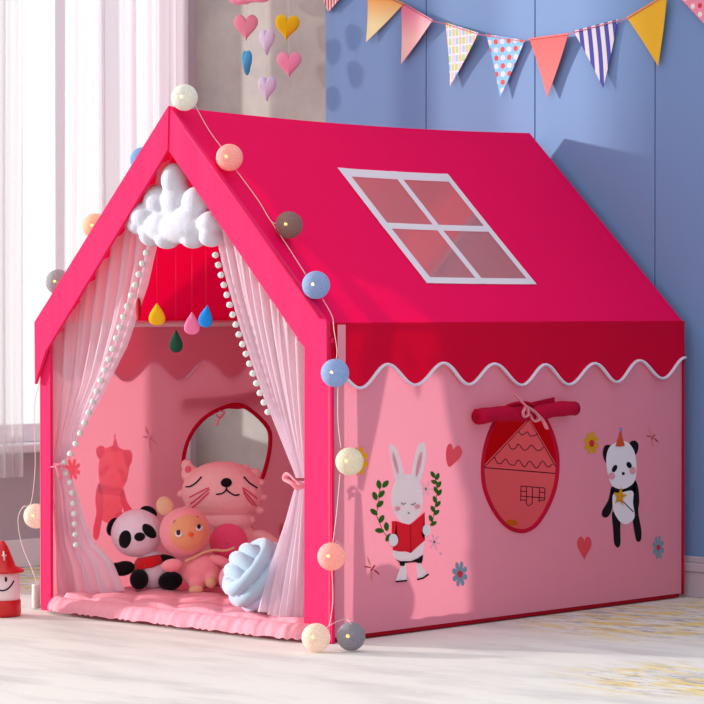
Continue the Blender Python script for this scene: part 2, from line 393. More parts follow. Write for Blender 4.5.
# scalloped valances under both eaves
lows = [(357, 381), (411, 387), (466, 383), (519, 379), (565, 378), (609, 376), (653, 374)]
NW = 7; LAM = L/NW
def scallop_z(y): return H0-.139-.028*math.cos(2*math.pi*(y/LAM-.48)) + .006*math.sin(y*5)
def valance(side):
    xo = lambda v: (W+.003+.006*v) if side > 0 else (-.003-.006*v)
    bm = bmesh.new(); n = 126; m = 6; g = []
    for i in range(n+1):
        y = L*i/n; zb_ = scallop_z(y if side > 0 else L-y)
        g.append([bm.verts.new((xo(j/m)+.003*math.sin(y*19)*(j/m)*(1 if side > 0 else -1), y, lerp(H0, zb_, j/m))) for j in range(m+1)])
    for i in range(n):
        for j in range(m): bm.faces.new((g[i][j], g[i+1][j], g[i+1][j+1], g[i][j+1]))
    v = part('valance', bm, VAL)
    bm = bmesh.new(); pts = []
    for i in range(n+1):
        y = L*i/n; pts.append((xo(1)+.003*math.sin(y*19)*(1 if side > 0 else -1)+.001, y, scallop_z(y if side > 0 else L-y)))
    tube(bm, pts, .0068, 8, flat=.55); part('piping', bm, LILAC_WHITE, v, 'white wavy piping')
VAL = fabric('valance_cloth', (222, 0, 58), .28, (240, 0, 50))
valance(1); valance(-1)

# ---- printed motifs: flat ink shapes on the cloth
INK = {}
def ink(col, thin=0):
    k = 'ink_%02x%02x%02x' % col+('_sheer' if thin else '')
    if k not in INK: INK[k] = fabric(k, col, .68 if thin else .08, (255, min(255, int(col[1]*1.1)), min(255, int(col[2]*1.1))) if thin else (min(255, int(col[0]*.9+40)), int(col[1]*.55), int(col[2]*.6)))
    return INK[k]
def motif(name, par, plane, layers, label=None, flip=0, step=.0005, base=.0012, thin=0):
    """plane=(axis,value,outward sign); layers: (colour, [outlines in photo pixels])"""
    ax, val, sg = plane; bm = bmesh.new(); mats = []
    for li, (col, polys) in enumerate(layers):
        m_ = ink(col, thin)
        if m_ not in mats: mats.append(m_)
        for pl in polys:
            n_ = len(pl); mx_ = sum(q[0] for q in pl)/n_; my_ = sum(q[1] for q in pl)/n_; cr = [(pl[i][0]-mx_)*(pl[(i+1) % n_][1]-my_)-(pl[i][1]-my_)*(pl[(i+1) % n_][0]-mx_) for i in range(n_)]
            vs = []
            for (x, y) in pl:
                p = P(x, y, ax, val); p[ax] = val + sg*(base+li*step); vs.append(bm.verts.new(p))
            if min(cr) > 0 or max(cr) < 0:
                p = P(mx_, my_, ax, val); p[ax] = val+sg*(base+li*step); c_ = bm.verts.new(p)
                for i in range(n_): bm.faces.new((vs[i], vs[(i+1) % n_], c_)).material_index = mats.index(m_)
            else:
                f = bm.faces.new(vs); f.material_index = mats.index(m_)
    bmesh.ops.triangulate(bm, faces=bm.faces[:], ngon_method='EAR_CLIP')
    return part(name, bm, mats, par, label, smooth=False)
def ell(cx, cy, rx, ry, rot=0, n=20):
    c, s = math.cos(R(rot)), math.sin(R(rot))
    return [(cx+rx*math.cos(t)*c-ry*math.sin(t)*s, cy+rx*math.cos(t)*s+ry*math.sin(t)*c) for t in [2*math.pi*i/n for i in range(n)]]
def line(pts, w):
    a, b = [], []
    for i, p in enumerate(pts):
        q0 = pts[max(i-1, 0)]; q1 = pts[min(i+1, len(pts)-1)]; dx, dy = q1[0]-q0[0], q1[1]-q0[1]; l = math.hypot(dx, dy) or 1
        a.append((p[0]-dy/l*w/2, p[1]+dx/l*w/2)); b.append((p[0]+dy/l*w/2, p[1]-dx/l*w/2))
    return a+b[::-1]
def leaf(cx, cy, l, w, rot):
    c, s = math.cos(R(rot)), math.sin(R(rot)); o = []
    for i in range(12):
        t = 2*math.pi*i/12; x = l*math.cos(t); y = w*math.sin(t)*(1-.25*math.cos(t)*0)*abs(math.sin(t))**.3
        o.append((cx+x*c-y*s, cy+x*s+y*c))
    return o
def heart(cx, cy, w, h, n=32):
    o = []
    for i in range(n):
        t = 2*math.pi*i/n; x = 16*math.sin(t)**3; y = 13*math.cos(t)-5*math.cos(2*t)-2*math.cos(3*t)-math.cos(4*t)
        o.append((cx+x/16*w/2, cy-(y+2.5)/14.5*h/2))
    return o
def flower(cx, cy, rx, ry, n=8, d=.24):
    return [(cx+rx*(1-2*d*(1-abs(math.cos(n*t/2)))**1.6)*math.cos(t+.3), cy+ry*(1-2*d*(1-abs(math.cos(n*t/2)))**1.6)*math.sin(t+.3)) for t in [2*math.pi*i/64 for i in range(64)]]

# right wall ----------------------------------------------------
BOT = .014
eggR = smooth_closed([(520, 403), (503, 409), (491, 428), (484, 450), (482, 472), (485, 492), (495, 513), (508, 527), (522, 531), (535, 525), (547, 507), (555, 485), (557, 460), (553, 438), (544, 418), (533, 406)], 4)
eggR3 = [P(x, y, 0, W) for x, y in eggR]
bm = sheet([(W, 0, BOT), (W, L, BOT), (W, L, H0), (W, 0, H0)], [eggR3]); wallR = part('side_wall', bm, PINK, label='pink side wall with rabbit and panda prints', smooth=False)
bm = bmesh.new(); tube(bm, [p+Vector((.002, 0, 0)) for p in eggR3], .0056, 8, closed=True, flat=1); BIND = fabric('dark_red_binding', (196, 4, 50), .1); part('window_binding', bm, BIND, wallR, 'dark red egg-shaped window edging')
PR = (0, W, 1)
lv1 = [(378.5, 484.5, 80), (385, 484, -50), (374.5, 496, 70), (381, 494, -50), (379.5, 504, -45), (373.5, 512, 40), (381, 519, -60), (386, 526.5, 85), (379, 530.5, 5), (388, 537.5, -60)]
lv2 = [(432.5, 474.5, 60), (437, 476.5, -70), (434, 482, 20), (438.5, 484.5, -60), (435.5, 490, 60), (439, 492.5, -60), (434.5, 499.5, 70), (437.5, 504, -50), (432.5, 509, 60), (436, 512.5, -40), (430.5, 518.5, 70), (433, 523.5, -30)]
GRN = (40, 104, 26)
bk1 = [(391, 521), (396, 521), (400, 522.5), (408, 524.5), (410, 524), (416, 519), (424, 512), (424, 518), (423.5, 524), (421.5, 528), (421, 532), (421.5, 536), (424, 540.5), (417, 546.5), (410, 553), (405, 551.5), (398, 551.5), (392, 550), (392, 546.5), (396, 546), (397.5, 540), (397, 535), (394, 533.5), (391, 534)]
SKIN = (246, 236, 238)
motif('rabbit_print', wallR, PR, [
    (SKIN, [smooth_closed([(389, 448), (390, 444), (393, 445), (397, 451), (400.5, 462), (403, 476), (396, 482), (391, 462)]),
            smooth_closed([(411, 477), (413, 462), (416.5, 448), (421, 442), (424.5, 444), (425.5, 454), (423.5, 468), (419, 482)])]),
    (SKIN, [smooth_closed([(406, 474), (414, 476), (420, 484), (422.5, 498), (420, 512), (412, 522), (406, 524), (398, 520), (391.5, 507), (390.5, 494), (394, 482), (399, 476)])]),
    (SKIN, [[(392, 550), (392, 556), (396, 560), (400, 562), (416, 560), (422, 555), (424, 540), (410, 545)], [(401, 564), (405, 563), (406, 575), (406, 581), (395, 581), (397, 574)], [(415, 562), (419, 562), (426, 573), (427, 575), (417, 579), (416, 570)], ell(393, 540, 5, 7), ell(424, 531, 4.5, 6)]),
    ((228, 30, 48), [bk1]), ((190, 20, 36), [line([(409.5, 524.5), (410, 552)], 1.2)]),
    (SKIN, [ell(392.5, 540, 4.5, 6.3), ell(425.5, 530, 4, 5.5)]),
    ((16, 18, 22), [[(394, 559), (399, 561), (410, 561), (417, 558), (422, 554.5), (421.5, 560), (420.5, 563), (417, 563), (415, 562), (404, 563), (403, 566), (399, 565.5), (398, 562)],
                    line([(394.5, 581.5), (406, 580.5)], 1.6), line([(416, 579.5), (422, 578), (427.5, 574)], 1.8)]),
    ((236, 160, 176), [leaf(394.5, 463, 12, 1.2, 76), leaf(418, 464, 13, 1.5, -78), ell(396.5, 508.5, 2.6, 2), ell(416.5, 506.5, 2.6, 2.3)]),
    ((60, 50, 60), [line([(400, 502.5), (402, 504.5), (404.5, 502.7)], .8), line([(409.5, 504), (412, 505), (414, 502.5)], .8), ell(407.3, 513, .9, .8, n=8)]),
], 'rabbit reading a red book')
motif('leaf_spray_print', wallR, PR, [((150, 60, 60), [line([(380, 485), (378, 505), (376, 515), (383, 532), (388, 538)], .7)]), (GRN, [leaf(x, y, 4.6 if i < 99 else 4, 2.6, a) for i, (x, y, a) in enumerate(lv1)])], 'green leaf spray left of the rabbit')
motif('leaf_spray_print', wallR, PR, [((150, 80, 60), [line([(434, 474), (437, 490), (435, 505), (432, 524)], .6)]), (GRN, [leaf(x, y, 3.8, 2.1, a) for x, y, a in lv2])], 'green leaf spray right of the rabbit')
hl = [(449, 467), (446.2, 461), (445.6, 453), (447, 446), (450, 443.5), (452, 446), (453, 449), (457, 445.5), (460, 447), (462, 452), (459.5, 458), (455, 462.5)]
motif('heart_print', wallR, PR, [((238, 88, 100), [smooth_closed(hl)])], 'red heart beside the rabbit ears')
motif('heart_print', wallR, PR, [((228, 76, 86), [[(x*.99+5.9, y) for x, y in heart(584, 548.5, 14.5, 24)]])], 'red heart below the window')
motif('flower_print', wallR, PR, [((126, 160, 182), [flower(459.5, 574, 7.8, 13)]), ((224, 52, 66), [ell(459.5, 574, 2.6, 3.6)])], 'grey-blue flower near the rabbit feet')
motif('flower_print', wallR, PR, [((120, 150, 172), [flower(658, 547.5, 5.8, 12)]), ((206, 50, 70), [ell(658, 547.5, 2, 3)])], 'grey-blue flower near the panda feet')
motif('flower_print', wallR, PR, [((214, 158, 20), [flower(591, 443, 7.4, 11.5)]), ((210, 36, 70), [ell(591.3, 443.4, 2.6, 3.6)])], 'yellow flower beside the panda')
motif('flower_print', wallR, PR, [((240, 168, 20), [flower(359, 461, 9, 15)]), ((214, 44, 70), [ell(359, 461, 2.6, 4)])], 'yellow flower behind the cream ball light')
motif('snowflake_print', wallR, PR, [((226, 196, 212), [line([(425.6+6*math.cos(a), 489+8*math.sin(a)), (425.6-6*math.cos(a), 489-8*math.sin(a))], 1.2) for a in (0, 1.05, 2.1)])])
motif('snowflake_print', wallR, PR, [((222, 190, 208), [line([(434+6*math.cos(a), 542+8*math.sin(a)), (434-6*math.cos(a), 542-8*math.sin(a))], 1.3) for a in (.2, 1.25, 2.3)]+[ell(440.5, 553.5, 1.5, 1.6, n=10)])])
def dragonfly(cx, cy, s, col=(166, 60, 56)):
    return [(col, [line([(cx-1*s, cy+3*s), (cx+3*s, cy-3*s)], 1.5*s), leaf(cx-4*s, cy-1*s, 4*s, .7*s, 10), leaf(cx+5*s, cy+4*s, 4*s, .8*s, 40)]), ((214, 150, 130), [leaf(cx-3*s, cy-7*s, 5*s, .9*s, 70), leaf(cx, cy+8*s, 5*s, .7*s, 88)])]
motif('dragonfly_print', wallR, PR, dragonfly(371.5, 568, 1.0)); motif('dragonfly_print', wallR, PR, dragonfly(652, 437, .8))
BLK = (18, 18, 22); PW = (240, 232, 240)
panda_layers = [
    (BLK, [smooth_closed([(611, 447), (605, 445.5), (602.5, 452), (604, 460), (608, 464)]), smooth_closed([(629, 444), (634, 440.5), (638, 444), (637.5, 451), (634, 455)]),
           smooth_closed([(611, 488), (608, 500), (602, 511), (602.5, 516.5), (607, 517), (611, 511), (614, 496)]),
           smooth_closed([(634, 481), (637.5, 486), (639, 500), (638, 512), (641, 530), (640.5, 540), (636.5, 541), (634, 531), (632, 515), (631, 500)]),
           smooth_closed([(612, 512), (613, 530), (614, 543), (617, 547.5), (620, 544), (620, 530), (619.5, 516)]), [(611, 487), (636, 482), (635, 492), (612, 495)]]),
    (PW, [smooth_closed([(620, 441), (628, 443), (634, 452), (636, 466), (634.5, 480), (628, 487), (619, 489), (610.5, 484), (606.5, 470), (606, 456), (610, 446)]),
          smooth_closed([(613, 494), (619, 493), (632, 491), (632.5, 503), (634, 517), (627, 524), (620, 522), (613.5, 512), (612, 502)])]),
    (BLK, [ell(614, 468.5, 2.3, 4, 28), ell(628.5, 465, 2.5, 3.4, -30), ell(622.7, 473.5, 1.6, 1.7), line([(620, 499), (633, 512)], 1)]),
    ((232, 160, 172), [ell(611, 476, 3.4, 3.6), ell(632, 470.5, 3.2, 3.8)]),
    ((210, 84, 44), [[(614.5, 446), (617, 440), (620, 429.5), (621.5, 437), (624, 446), (619, 446.7)]]), ((80, 150, 214), [ell(620.3, 429.5, 1.2, 1.6, n=8)]),
    ((224, 156, 24), [[(619+(8 if i % 2 == 0 else 3.6)*math.sin(i*math.pi/5+.15)*.9, 496.5-(10 if i % 2 == 0 else 4)*math.cos(i*math.pi/5+.15)) for i in range(10)]]),
    ((130, 60, 40), [ell(617, 497, .6, .7, n=6), ell(620.5, 496, .6, .7, n=6), line([(616.5, 500), (619, 501.5), (621, 499.5)], .6)])]
motif('panda_print', wallR, PR, panda_layers, 'panda with an orange party hat and yellow star')

# rolled-up window flaps with ribbons
def roll(par, sx, y0, y1, z0, z1, zoff, ribbon_z):
    x = W+.025 if sx > 0 else -.025
    bm = bmesh.new(); n = 22; pts = []; rr = []
    for i in range(n+1):
        t = i/n; y = lerp(y0, y1, t); z = lerp(z0, z1, t)+.004*math.sin(t*9)
        pts.append((x, y, z)); rr.append(.0215*(1+.06*math.sin(t*31)-.22*math.exp(-((t-.52)*14)**2)))
    tube(bm, pts, rr, 14, flat=.95)
    # loose top flap behind the roll
    xa = W+.004 if sx > 0 else -.004
    v = [bm.verts.new(q) for q in ((xa, y0+.01, z0), (xa, y1-.06, z1), (xa, y1-.06, z1+.034), (xa, (y0+y1)/2, (z0+z1)/2+.022), (xa, y0+.01, z0+.02))]
    bm.faces.new(v)
    # spiral ends
    for (yy, zz) in ((y0-.001, z0), (y1+.001, z1)):
        tube(bm, [(x+.0115*(1-k/18)*math.cos(k*.7), yy, zz+.0115*(1-k/18)*math.sin(k*.7)) for k in range(18)], .0016, 5)
    o = part('rolled_flap', bm, fabric('roll_cloth', (196, 4, 58), .1, bs=(12, .8, .01), stretch=(1, 3, 1)), par, 'crimson rolled-up window cover')
    return o
ra = P(475, 417, 0, W+.016); rb = P(572, 409, 0, W+.016)
roll(wallR, 1, ra.y, rb.y, ra.z, rb.z, 0, 0)
def ribbon(par, pts_px, wd, x):
    bm = bmesh.new()
    for pl in pts_px:
        tube(bm, [P(px, py, 0, x+dx) for px, py, dx in smooth_open([tuple(p) for p in pl], 6)], wd, 6, flat=.35)
    return part('ribbon_bow', bm, RIBBON, par, 'pale pink ribbon bow')
ribbon(wallR, [[(514, 394, .0), (518, 398, .005), (522, 402, .018), (526, 406, .025)], [(526, 406, .02), (523, 412, .018), (524, 417, .016), (528, 414, .02), (527, 407, .02)],
               [(526, 406, .02), (534, 411, .016), (539, 418, .01), (534, 421, .008), (530, 414, .015)], [(527, 407, .02), (537, 414, .012), (543, 421, .006), (547, 429, .004)]], .0066, W+.036)

# left wall -----------------------------------------------------
eggL = smooth_closed([(183, 462), (190, 436), (207, 416), (233, 405), (250, 410), (268, 428), (270, 445), (266, 466), (258, 486), (240, 506), (222, 512), (202, 504), (188, 486)], 4)
eggL3 = [P(x, y, 0, 0) for x, y in eggL]
bm = sheet([(0, 0, BOT), (0, L, BOT), (0, L, H0), (0, 0, H0)], [eggL3]); wallL = part('side_wall', bm, PINK, smooth=False, label='far pink side wall with a round window')
bm = bmesh.new(); tube(bm, eggL3, .0065, 8, closed=True); part('window_binding', bm, BIND, wallL, 'dark red round window edging')
PL = (0, 0, -1)
ra = P(178, 405, 0, -.016); rb = P(272, 400, 0, -.016); roll(wallL, -1, ra.y, rb.y, ra.z, rb.z, 0, 0)
ribbon(wallL, [[(215, 413, 0), (220, 418, 0), (224, 412, 0), (219, 411, 0)], [(219, 417, 0), (216, 426, 0)]], .0062, .006)
def shiftp(layers, f): return [(c, [[f(x, y) for x, y in pl] for pl in pls]) for c, pls in layers]
BACKLIT = {BLK: (150, 36, 74), PW: (250, 104, 104)}  # black and white inks recoloured: glow of light through the cloth painted in
motif('panda_print', wallL, PL, shiftp([(BACKLIT.get(c, c), p_) for c, p_ in panda_layers[:6]], lambda x, y: (113.5-(x-621)*1.02, 446+(y-441)*.93)), 'panda silhouette showing through the far wall', thin=1)
motif('flower_print', wallL, PL, [((255, 70, 44), [flower(72.5, 469.5, 8, 11, 8, .3)])], 'orange-red flower by the left sheer curtain', thin=1)
motif('dragonfly_print', wallL, PL, dragonfly(150, 438, 1.0)); motif('flower_print', wallL, PL, [((226, 60, 60), [flower(283, 530, 5, 8)])])
rl = [(c, [[(350-(x-408)*1.0, y-8) for x, y in pl] for pl in pls]) for c, pls in [((200, 196, 200), [smooth_closed([(406, 474), (420, 484), (422, 500), (412, 522), (398, 520), (391, 500), (396, 480)])]), ((196, 24, 40), [bk1])]]
motif('rabbit_print', wallL, PL, rl, 'rabbit print on the far wall')

# back wall with its own house print ---------------------------
bm = sheet([(0, L, BOT), (W, L, BOT), (W, L, H0), (XR, L, HR-.004), (0, L, H0)]); wallB = part('back_wall', bm, PINK, smooth=False)
PB = (1, L-.006, -1)
motif('house_print', wallB, PB, [((206, 10, 30), [[(440, 470), (440, 380), (600, 380), (600, 470)]]), ((255, 160, 168), [[(483, 466.5), (529.5, 418), (560, 470), (570, 560), (440, 560), (440, 470)]]),
    ((40, 10, 20), [line([(485, 467), (529.5, 420), (557, 468)], .9), line([(484, 467.5), (557, 473.5)], .9)] +
     [line(smooth_open(q, 5), .8) for q in ([(495, 457), (498, 463), (502, 463), (506, 459), (510, 464), (515, 465), (519, 460), (525, 467), (530, 461), (537, 468), (543, 461), (548, 467), (553, 464)],
                                           [(509, 444), (512, 449), (516, 448), (519, 444), (524, 450), (528, 449), (532, 445), (537, 450), (541, 450), (544, 447)],
                                           [(519, 431), (522, 435), (526, 433), (528, 432), (531, 436), (536, 435), (538, 434)])] +
     [line(q, .8) for q in ([(521.5, 486), (521, 501)], [(521.5, 486), (545, 488)], [(533, 487), (532.5, 504)], [(527, 487), (527, 502)], [(540, 488), (539.5, 502)], [(545.5, 488), (545, 500)], [(521, 496), (545, 498)], [(521, 491), (527, 491.5)], [(521, 500), (527, 500)], [(540, 492), (545, 492.5)], [(540, 500.5), (545, 500)], [(526, 502), (529, 506), (532, 504)])]),
    ((220, 170, 20), [ell(512, 522.5, 6, 3, 5)])], 'house outline drawn on the inside of the back wall')

# red hem at the back corner, floor sheet showing red below the walls
bm = bmesh.new(); tube(bm, [(W+.003, L, z) for z in cuts(.01, H0, 12)], .004, 6); part('corner_binding', bm, BIND)
bm = bmesh.new(); box(bm, (.006, .012, .002), (W-.004, L-.004, BOT+.004), bev=.004); part('floor_sheet', bm, fabric('red_floor_cloth', (170, 6, 34), .05))
# inner poles
bm = bmesh.new()
for a, b in (((.014, .02, H0-.01), (.014, L-.02, H0-.01)), ((W-.014, .02, H0-.01), (W-.014, L-.02, H0-.01)), ((XR, .02, HR-.04), (XR, L-.02, HR-.04)),):
    tube(bm, [a, b], .0085, 10)
for x, y in ((.016, .018), (W-.016, .018), (.016, L-.018), (W-.016, L-.018)): tube(bm, [(x, y, BOT), (x, y, H0-.01)], .0085, 10)
for y in (.018, L-.018):
    for x in (.016, W-.016): tube(bm, [(x, y, H0-.01), (XR, y, HR-.04)], .0085, 10)
part('frame_poles', bm, POLE)

# front: slanting bands and posts
F = lambda x, y, off=-.004: (lambda p: Vector((p.x, off, p.z)))(P(x, y, 1, 0))
def band(name, pxs, off, label=None):
    """stitched cloth band with a folded thickness"""
    f = [F(x, y, off) for x, y in pxs]; bm = bmesh.new(); n = len(f)
    A = [bm.verts.new(p) for p in f]; B = [bm.verts.new(p+Vector((0, .010, 0))) for p in f]
    bm.faces.new(A); bm.faces.new(B[::-1])
    for i in range(n): bm.faces.new((A[i], B[i], B[(i+1) % n], A[(i+1) % n]))
    return part(name, bm, TRIM, label=label, smooth=False, normals=True)
band('front_post', [(304, 338), (330.5, 338), (331.5, 644), (303.5, 640)], .002, 'wide crimson right front post')
band('front_post', [(39.5, 335), (49.5, 335), (50, 612), (40.5, 609.5)], .002, 'narrow crimson left front post')
band('gable_band', [(172, 106), (329, 322), (329.5, 372), (306, 346), (171, 150)], -.010, 'right slanting crimson band')
band('gable_band', [(172, 106), (171, 150), (49, 351), (38.5, 384), (38, 322)], -.013, 'left slanting crimson band')
# roof front hem folding over the right band, as a soft rolled seam
bm = bmesh.new(); tube(bm, [F(187, 128, -.012), F(250, 214, -.013), F(324, 318, -.012)], .0035, 8); part('seam', bm, TRIM)
bm = bmesh.new(); v = [bm.verts.new((W+.0195 if j else W+.0185, y, z)) for j, (y, z) in enumerate(((.012, H0-.005), (.04, H0-.005), (.04, H0-.10), (.012, H0-.11)))]; bm.faces.new(v)
part('corner_ribbon', bm, RIBBON, label='pale pink ribbon tab at the front eave')

# sheer front curtains
def sheer(rowsL, rowsR, y0, folds, amp, seed, nrow=40, gather=None, ydrift=None):
    rnd = random.Random(seed); ph = rnd.random()*6; bm = bmesh.new(); g = []; nu = folds*12
    for j in range(nrow+1):
        t = j/nrow; a = poly_at(rowsL, t); b = poly_at(rowsR, t); row = []
        for i in range(nu+1):
            s = i/nu; q = (lerp(a[0], b[0], s), lerp(a[1], b[1], s)); dy = (ydrift(t, s) if ydrift else 0)
            p = P(q[0], q[1], 1, y0+dy)
            p.y += amp(t)*(math.sin(2*math.pi*folds*s+ph)+.5*math.sin(2*math.pi*folds*2.3*s+ph*2+t*2))
            p.x += amp(t)*.5*math.cos(2*math.pi*folds*s+ph)
            row.append(bm.verts.new(p))
        g.append(row)
    for j in range(nrow):
        for i in range(nu): bm.faces.new((g[j][i], g[j][i+1], g[j+1][i+1], g[j+1][i]))
    return bm
def merge(bms):
    out = bmesh.new()
    for b in bms:
        me = bpy.data.meshes.new('t'); b.to_mesh(me); b.free(); out.from_mesh(me)
    return out
up = sheer([(47, 352), (47, 380), (49, 410), (50, 440), (52, 463)], [(169, 156), (158, 235), (147, 285), (127, 345), (97, 405), (63, 463)], .045, 8, lambda t: .012*(1-.75*t), 1)
lo = sheer([(52, 465), (49, 500), (48, 550), (50, 602)], [(63, 465), (78, 492), (85, 518), (95, 542), (114, 560), (128, 590)], .045, 5, lambda t: .004+.016*t, 2, ydrift=lambda t, s: .03*t+.05*t*s)
bm = merge([up, lo]); bmesh.ops.remove_doubles(bm, verts=bm.verts[:], dist=1e-6)
cl = part('sheer_curtain', bm, SHEER, label='left sheer curtain tied back at the post')
up = sheer([(210, 203), (222, 262), (240, 325), (262, 390), (282, 440), (297, 478)], [(306, 348), (306, 380), (306, 410), (306, 440), (306, 478)], .045, 8, lambda t: .012*(1-.75*t), 3)
lo = sheer([(297, 481), (287, 520), (274, 560), (262, 610)], [(306, 481), (306, 530), (306, 580), (305, 626)], .04, 5, lambda t: .004+.014*t, 4, ydrift=lambda t, s: -.028*t*(1-s))
cr = part('sheer_curtain', merge([up, lo]), SHEER, label='right sheer curtain tied back at the post')
pb = bmesh.new(); bmesh.ops.create_icosphere(pb, subdivisions=2, radius=.0088)
for v in pb.verts: v.co *= 1+.08*random.uniform(-1, 1)
pom_me = bpy.data.meshes.new('pompom'); pb.to_mesh(pom_me); pb.free(); pom_me.materials.append(POM); pom_me.polygons.foreach_set('use_smooth', [True]*len(pom_me.polygons))
def poms(par, path, n, y0, dyf=None):
    for k in range(n):
        t = k/(n-1); q = poly_at(path, t); p = P(q[0], q[1], 1, y0+(dyf(t) if dyf else 0))
        o = bpy.data.objects.new('pompom', pom_me); sc.collection.objects.link(o); o.parent = par; o.location = p; o.rotation_euler = (random.random()*3, random.random()*3, 0)
poms(cl, [(146, 253), (135, 285), (125, 312), (110, 356), (97, 390), (87, 417), (73, 450), (64, 463)], 21, .03)
poms(cl, [(66, 473), (70, 482), (72, 492), (74, 513), (76, 545)], 8, .04)
poms(cr, [(215.5, 255), (221, 275), (230, 306), (239, 335), (250, 365), (260, 393), (268, 412)], 17, .025)
for par, pts in ((cl, [[(45, 463, 0), (52, 467, -.02), (60, 465, -.015), (64, 467, 0)], [(57, 466, -.02), (60, 478, -.02)]]), (cr, [[(306, 487, 0), (296, 481, -.02), (288, 474, -.015), (285, 479, -.01), (292, 483, -.02), (298, 488, -.015), (306, 484, 0)]])):
    bm = bmesh.new()
    for pl in pts: tube(bm, [P(x, y, 1, .03+d_) for x, y, d_ in smooth_open(pl, 5)], .0075, 8, flat=.4)
    part('tieback_ribbon', bm, RIBBON, par, 'pale pink tieback')

# ------------------------------------------------------------------ quilted mat
def quilt():
    bm = bmesh.new(); x0, x1, y0, y1 = .035, W-.03, -.055, L-.06; T = .046; nx, ny = 150, 190; rc = .10
    rnd = random.Random(4); g = []
    hx, hy = (x1-x0)/2, (y1-y0)/2
    for i in range(nx+1):
        row = []
        for j in range(ny+1):
            u = -1+2*i/nx; v = -1+2*j/ny
            u = math.copysign(1-(1-abs(u))**1.35, u); v = math.copysign(1-(1-abs(v))**1.35, v)
            X = u*hx; Y = v*hy
            # rounded corners: pull grid points in
            ax_, ay_ = abs(X)-(hx-rc), abs(Y)-(hy-rc)
            if ax_ > 0 and ay_ > 0:
                m_ = max(ax_, ay_); l_ = math.hypot(ax_, ay_); k = m_/l_
                X = math.copysign(hx-rc+ax_*k, X); Y = math.copysign(hy-rc+ay_*k, Y)
                d_ = rc-m_
            else: d_ = min(hx-abs(X), hy-abs(Y))
            e = min(1, d_/.035); z = T*(.12+.80*math.sqrt(max(0, 1-(1-e)**2)))
            q = abs(math.sin((X+Y)*math.pi/.17))*abs(math.sin((X-Y)*math.pi/.17))
            z += .010*q**.5*min(1, d_/.05) if d_ > .04 else 0
            if d_ < .05:
                ang = (X if abs(abs(Y)-hy) < abs(abs(X)-hx) else Y)
                z += .0022*math.sin(ang*150+3*math.sin(ang*41))*(1-d_/.05)
                z -= .010*math.exp(-((d_-.042)/.006)**2)
                s = 1+.0018*math.sin(ang*190+2*math.sin(ang*37))+.003*math.sin(ang*43); X *= s; Y *= s
            row.append(bm.verts.new((x0+hx+X, y0+hy+Y, BOT+.004+z-.004 if False else z+.004)))
        g.append(row)
    for i in range(nx):
        for j in range(ny): bm.faces.new((g[i][j], g[i+1][j], g[i+1][j+1], g[i][j+1]))
    return bm
MATC = fabric('quilt_pink', (244, 160, 176), .08, bs=(28, .7, .007), stretch=(1, 1, 1))
mat_o = tag(obj('play_mat', quilt(), MATC), 'pink quilted mat covering the tent floor and spilling out at the front', 'mat')
MZ = .052

# ------------------------------------------------------------------ cloud and raindrops
cz = P(176, 206, 1, .035)
cloud = tag(empty('cloud_mobile', (cz.x, .035, cz.z)), 'puffy white cloud cushion with coloured felt raindrops, hanging in the tent gable', 'mobile')
s = (P(276, 206, 1, -.01).x-P(176, 206, 1, -.01).x)/100; sz = abs(P(176, 306, 1, -.01).z-cz.z)/100
lob = [((176, 180), 10, 17), ((176, 200), 13, 24), ((158, 200), 13, 16), ((145, 215), 14, 15), ((139, 224), 10, 10), ((150, 232), 9, 14), ((163, 226), 16, 16), ((168, 240), 9, 9), ((197, 202), 12, 15), ((190, 222), 17, 18), ((194, 240), 9, 9), ((213, 225), 11, 13), ((214, 238), 9, 10), ((184, 228), 26, 16)]
clo = blob('cloud', [(((x-176)*s, random.uniform(-.006, .006), -(y-206)*sz), (a*s, .024+.0012*min(a, b), b*sz)) for (x, y), a, b in lob], .0042, WHITE, cloud, 4)
drops = [((138.5, 309), (62, 30, 30), 2.0, (176, 14, 30), 0), ((157, 314), 0, 7.6, (238, 176, 20), 0), ((176, 341), 0, 6.6, (14, 66, 44), 0), ((192, 323), 0, 7, (244, 124, 168), 0), ((206, 316), 0, 6.2, (24, 134, 220), 12)]
def drop_out(w_, h_, n=36):
    o = []
    for i in range(n):
        t = 2*math.pi*i/n; z = math.cos(t); x = math.sin(t)*math.sin(t/2)**1.4 if t <= math.pi else -math.sin(2*math.pi-t)*math.sin((2*math.pi-t)/2)**1.4
        o.append((x*w_*1.15, z*h_))
    return o
NYLON = solid('nylon_red', (214, 40, 50), .5)
def hang_line(bm, a, b): tube(bm, [a, b], .0003, 5)
for (c_, _, wpx, col, tilt) in drops:
    p = P(c_[0], c_[1], 1, .035); hh = 11.8*sz*.98; ww = wpx*s
    bm = pillow(drop_out(max(wpx, 6.5)*s, hh), .014)
    if wpx < 3: bmesh.ops.rotate(bm, verts=bm.verts[:], matrix=Matrix.Rotation(R(-38), 3, 'Z'))
    elif wpx < 99: bmesh.ops.rotate(bm, verts=bm.verts[:], matrix=Matrix.Rotation(R({7.6: 30, 6.6: 20, 7: 38, 6.2: 24}[wpx]), 3, 'Z'))
    if tilt: bmesh.ops.rotate(bm, verts=bm.verts[:], matrix=Matrix.Rotation(R(tilt), 3, 'Y'))
    o = obj('raindrop', bm, solid('felt_%d%d' % (col[0], col[1]), col, .95, (200, .6, .002)), cloud); o.location = Vector((p.x, .035, p.z))-cloud.location
    o['label'] = {176: 'dark red raindrop seen edge-on', 238: 'yellow raindrop', 14: 'dark green raindrop', 244: 'pink raindrop', 24: 'blue raindrop'}[col[0]]
    bm = bmesh.new(); hang_line(bm, Vector((0, 0, hh*.95)), Vector((0, 0, cz.z-p.z-.05 if wpx < 3 else cz.z-p.z-.09))); t_ = obj('thread', bm, NYLON, o)
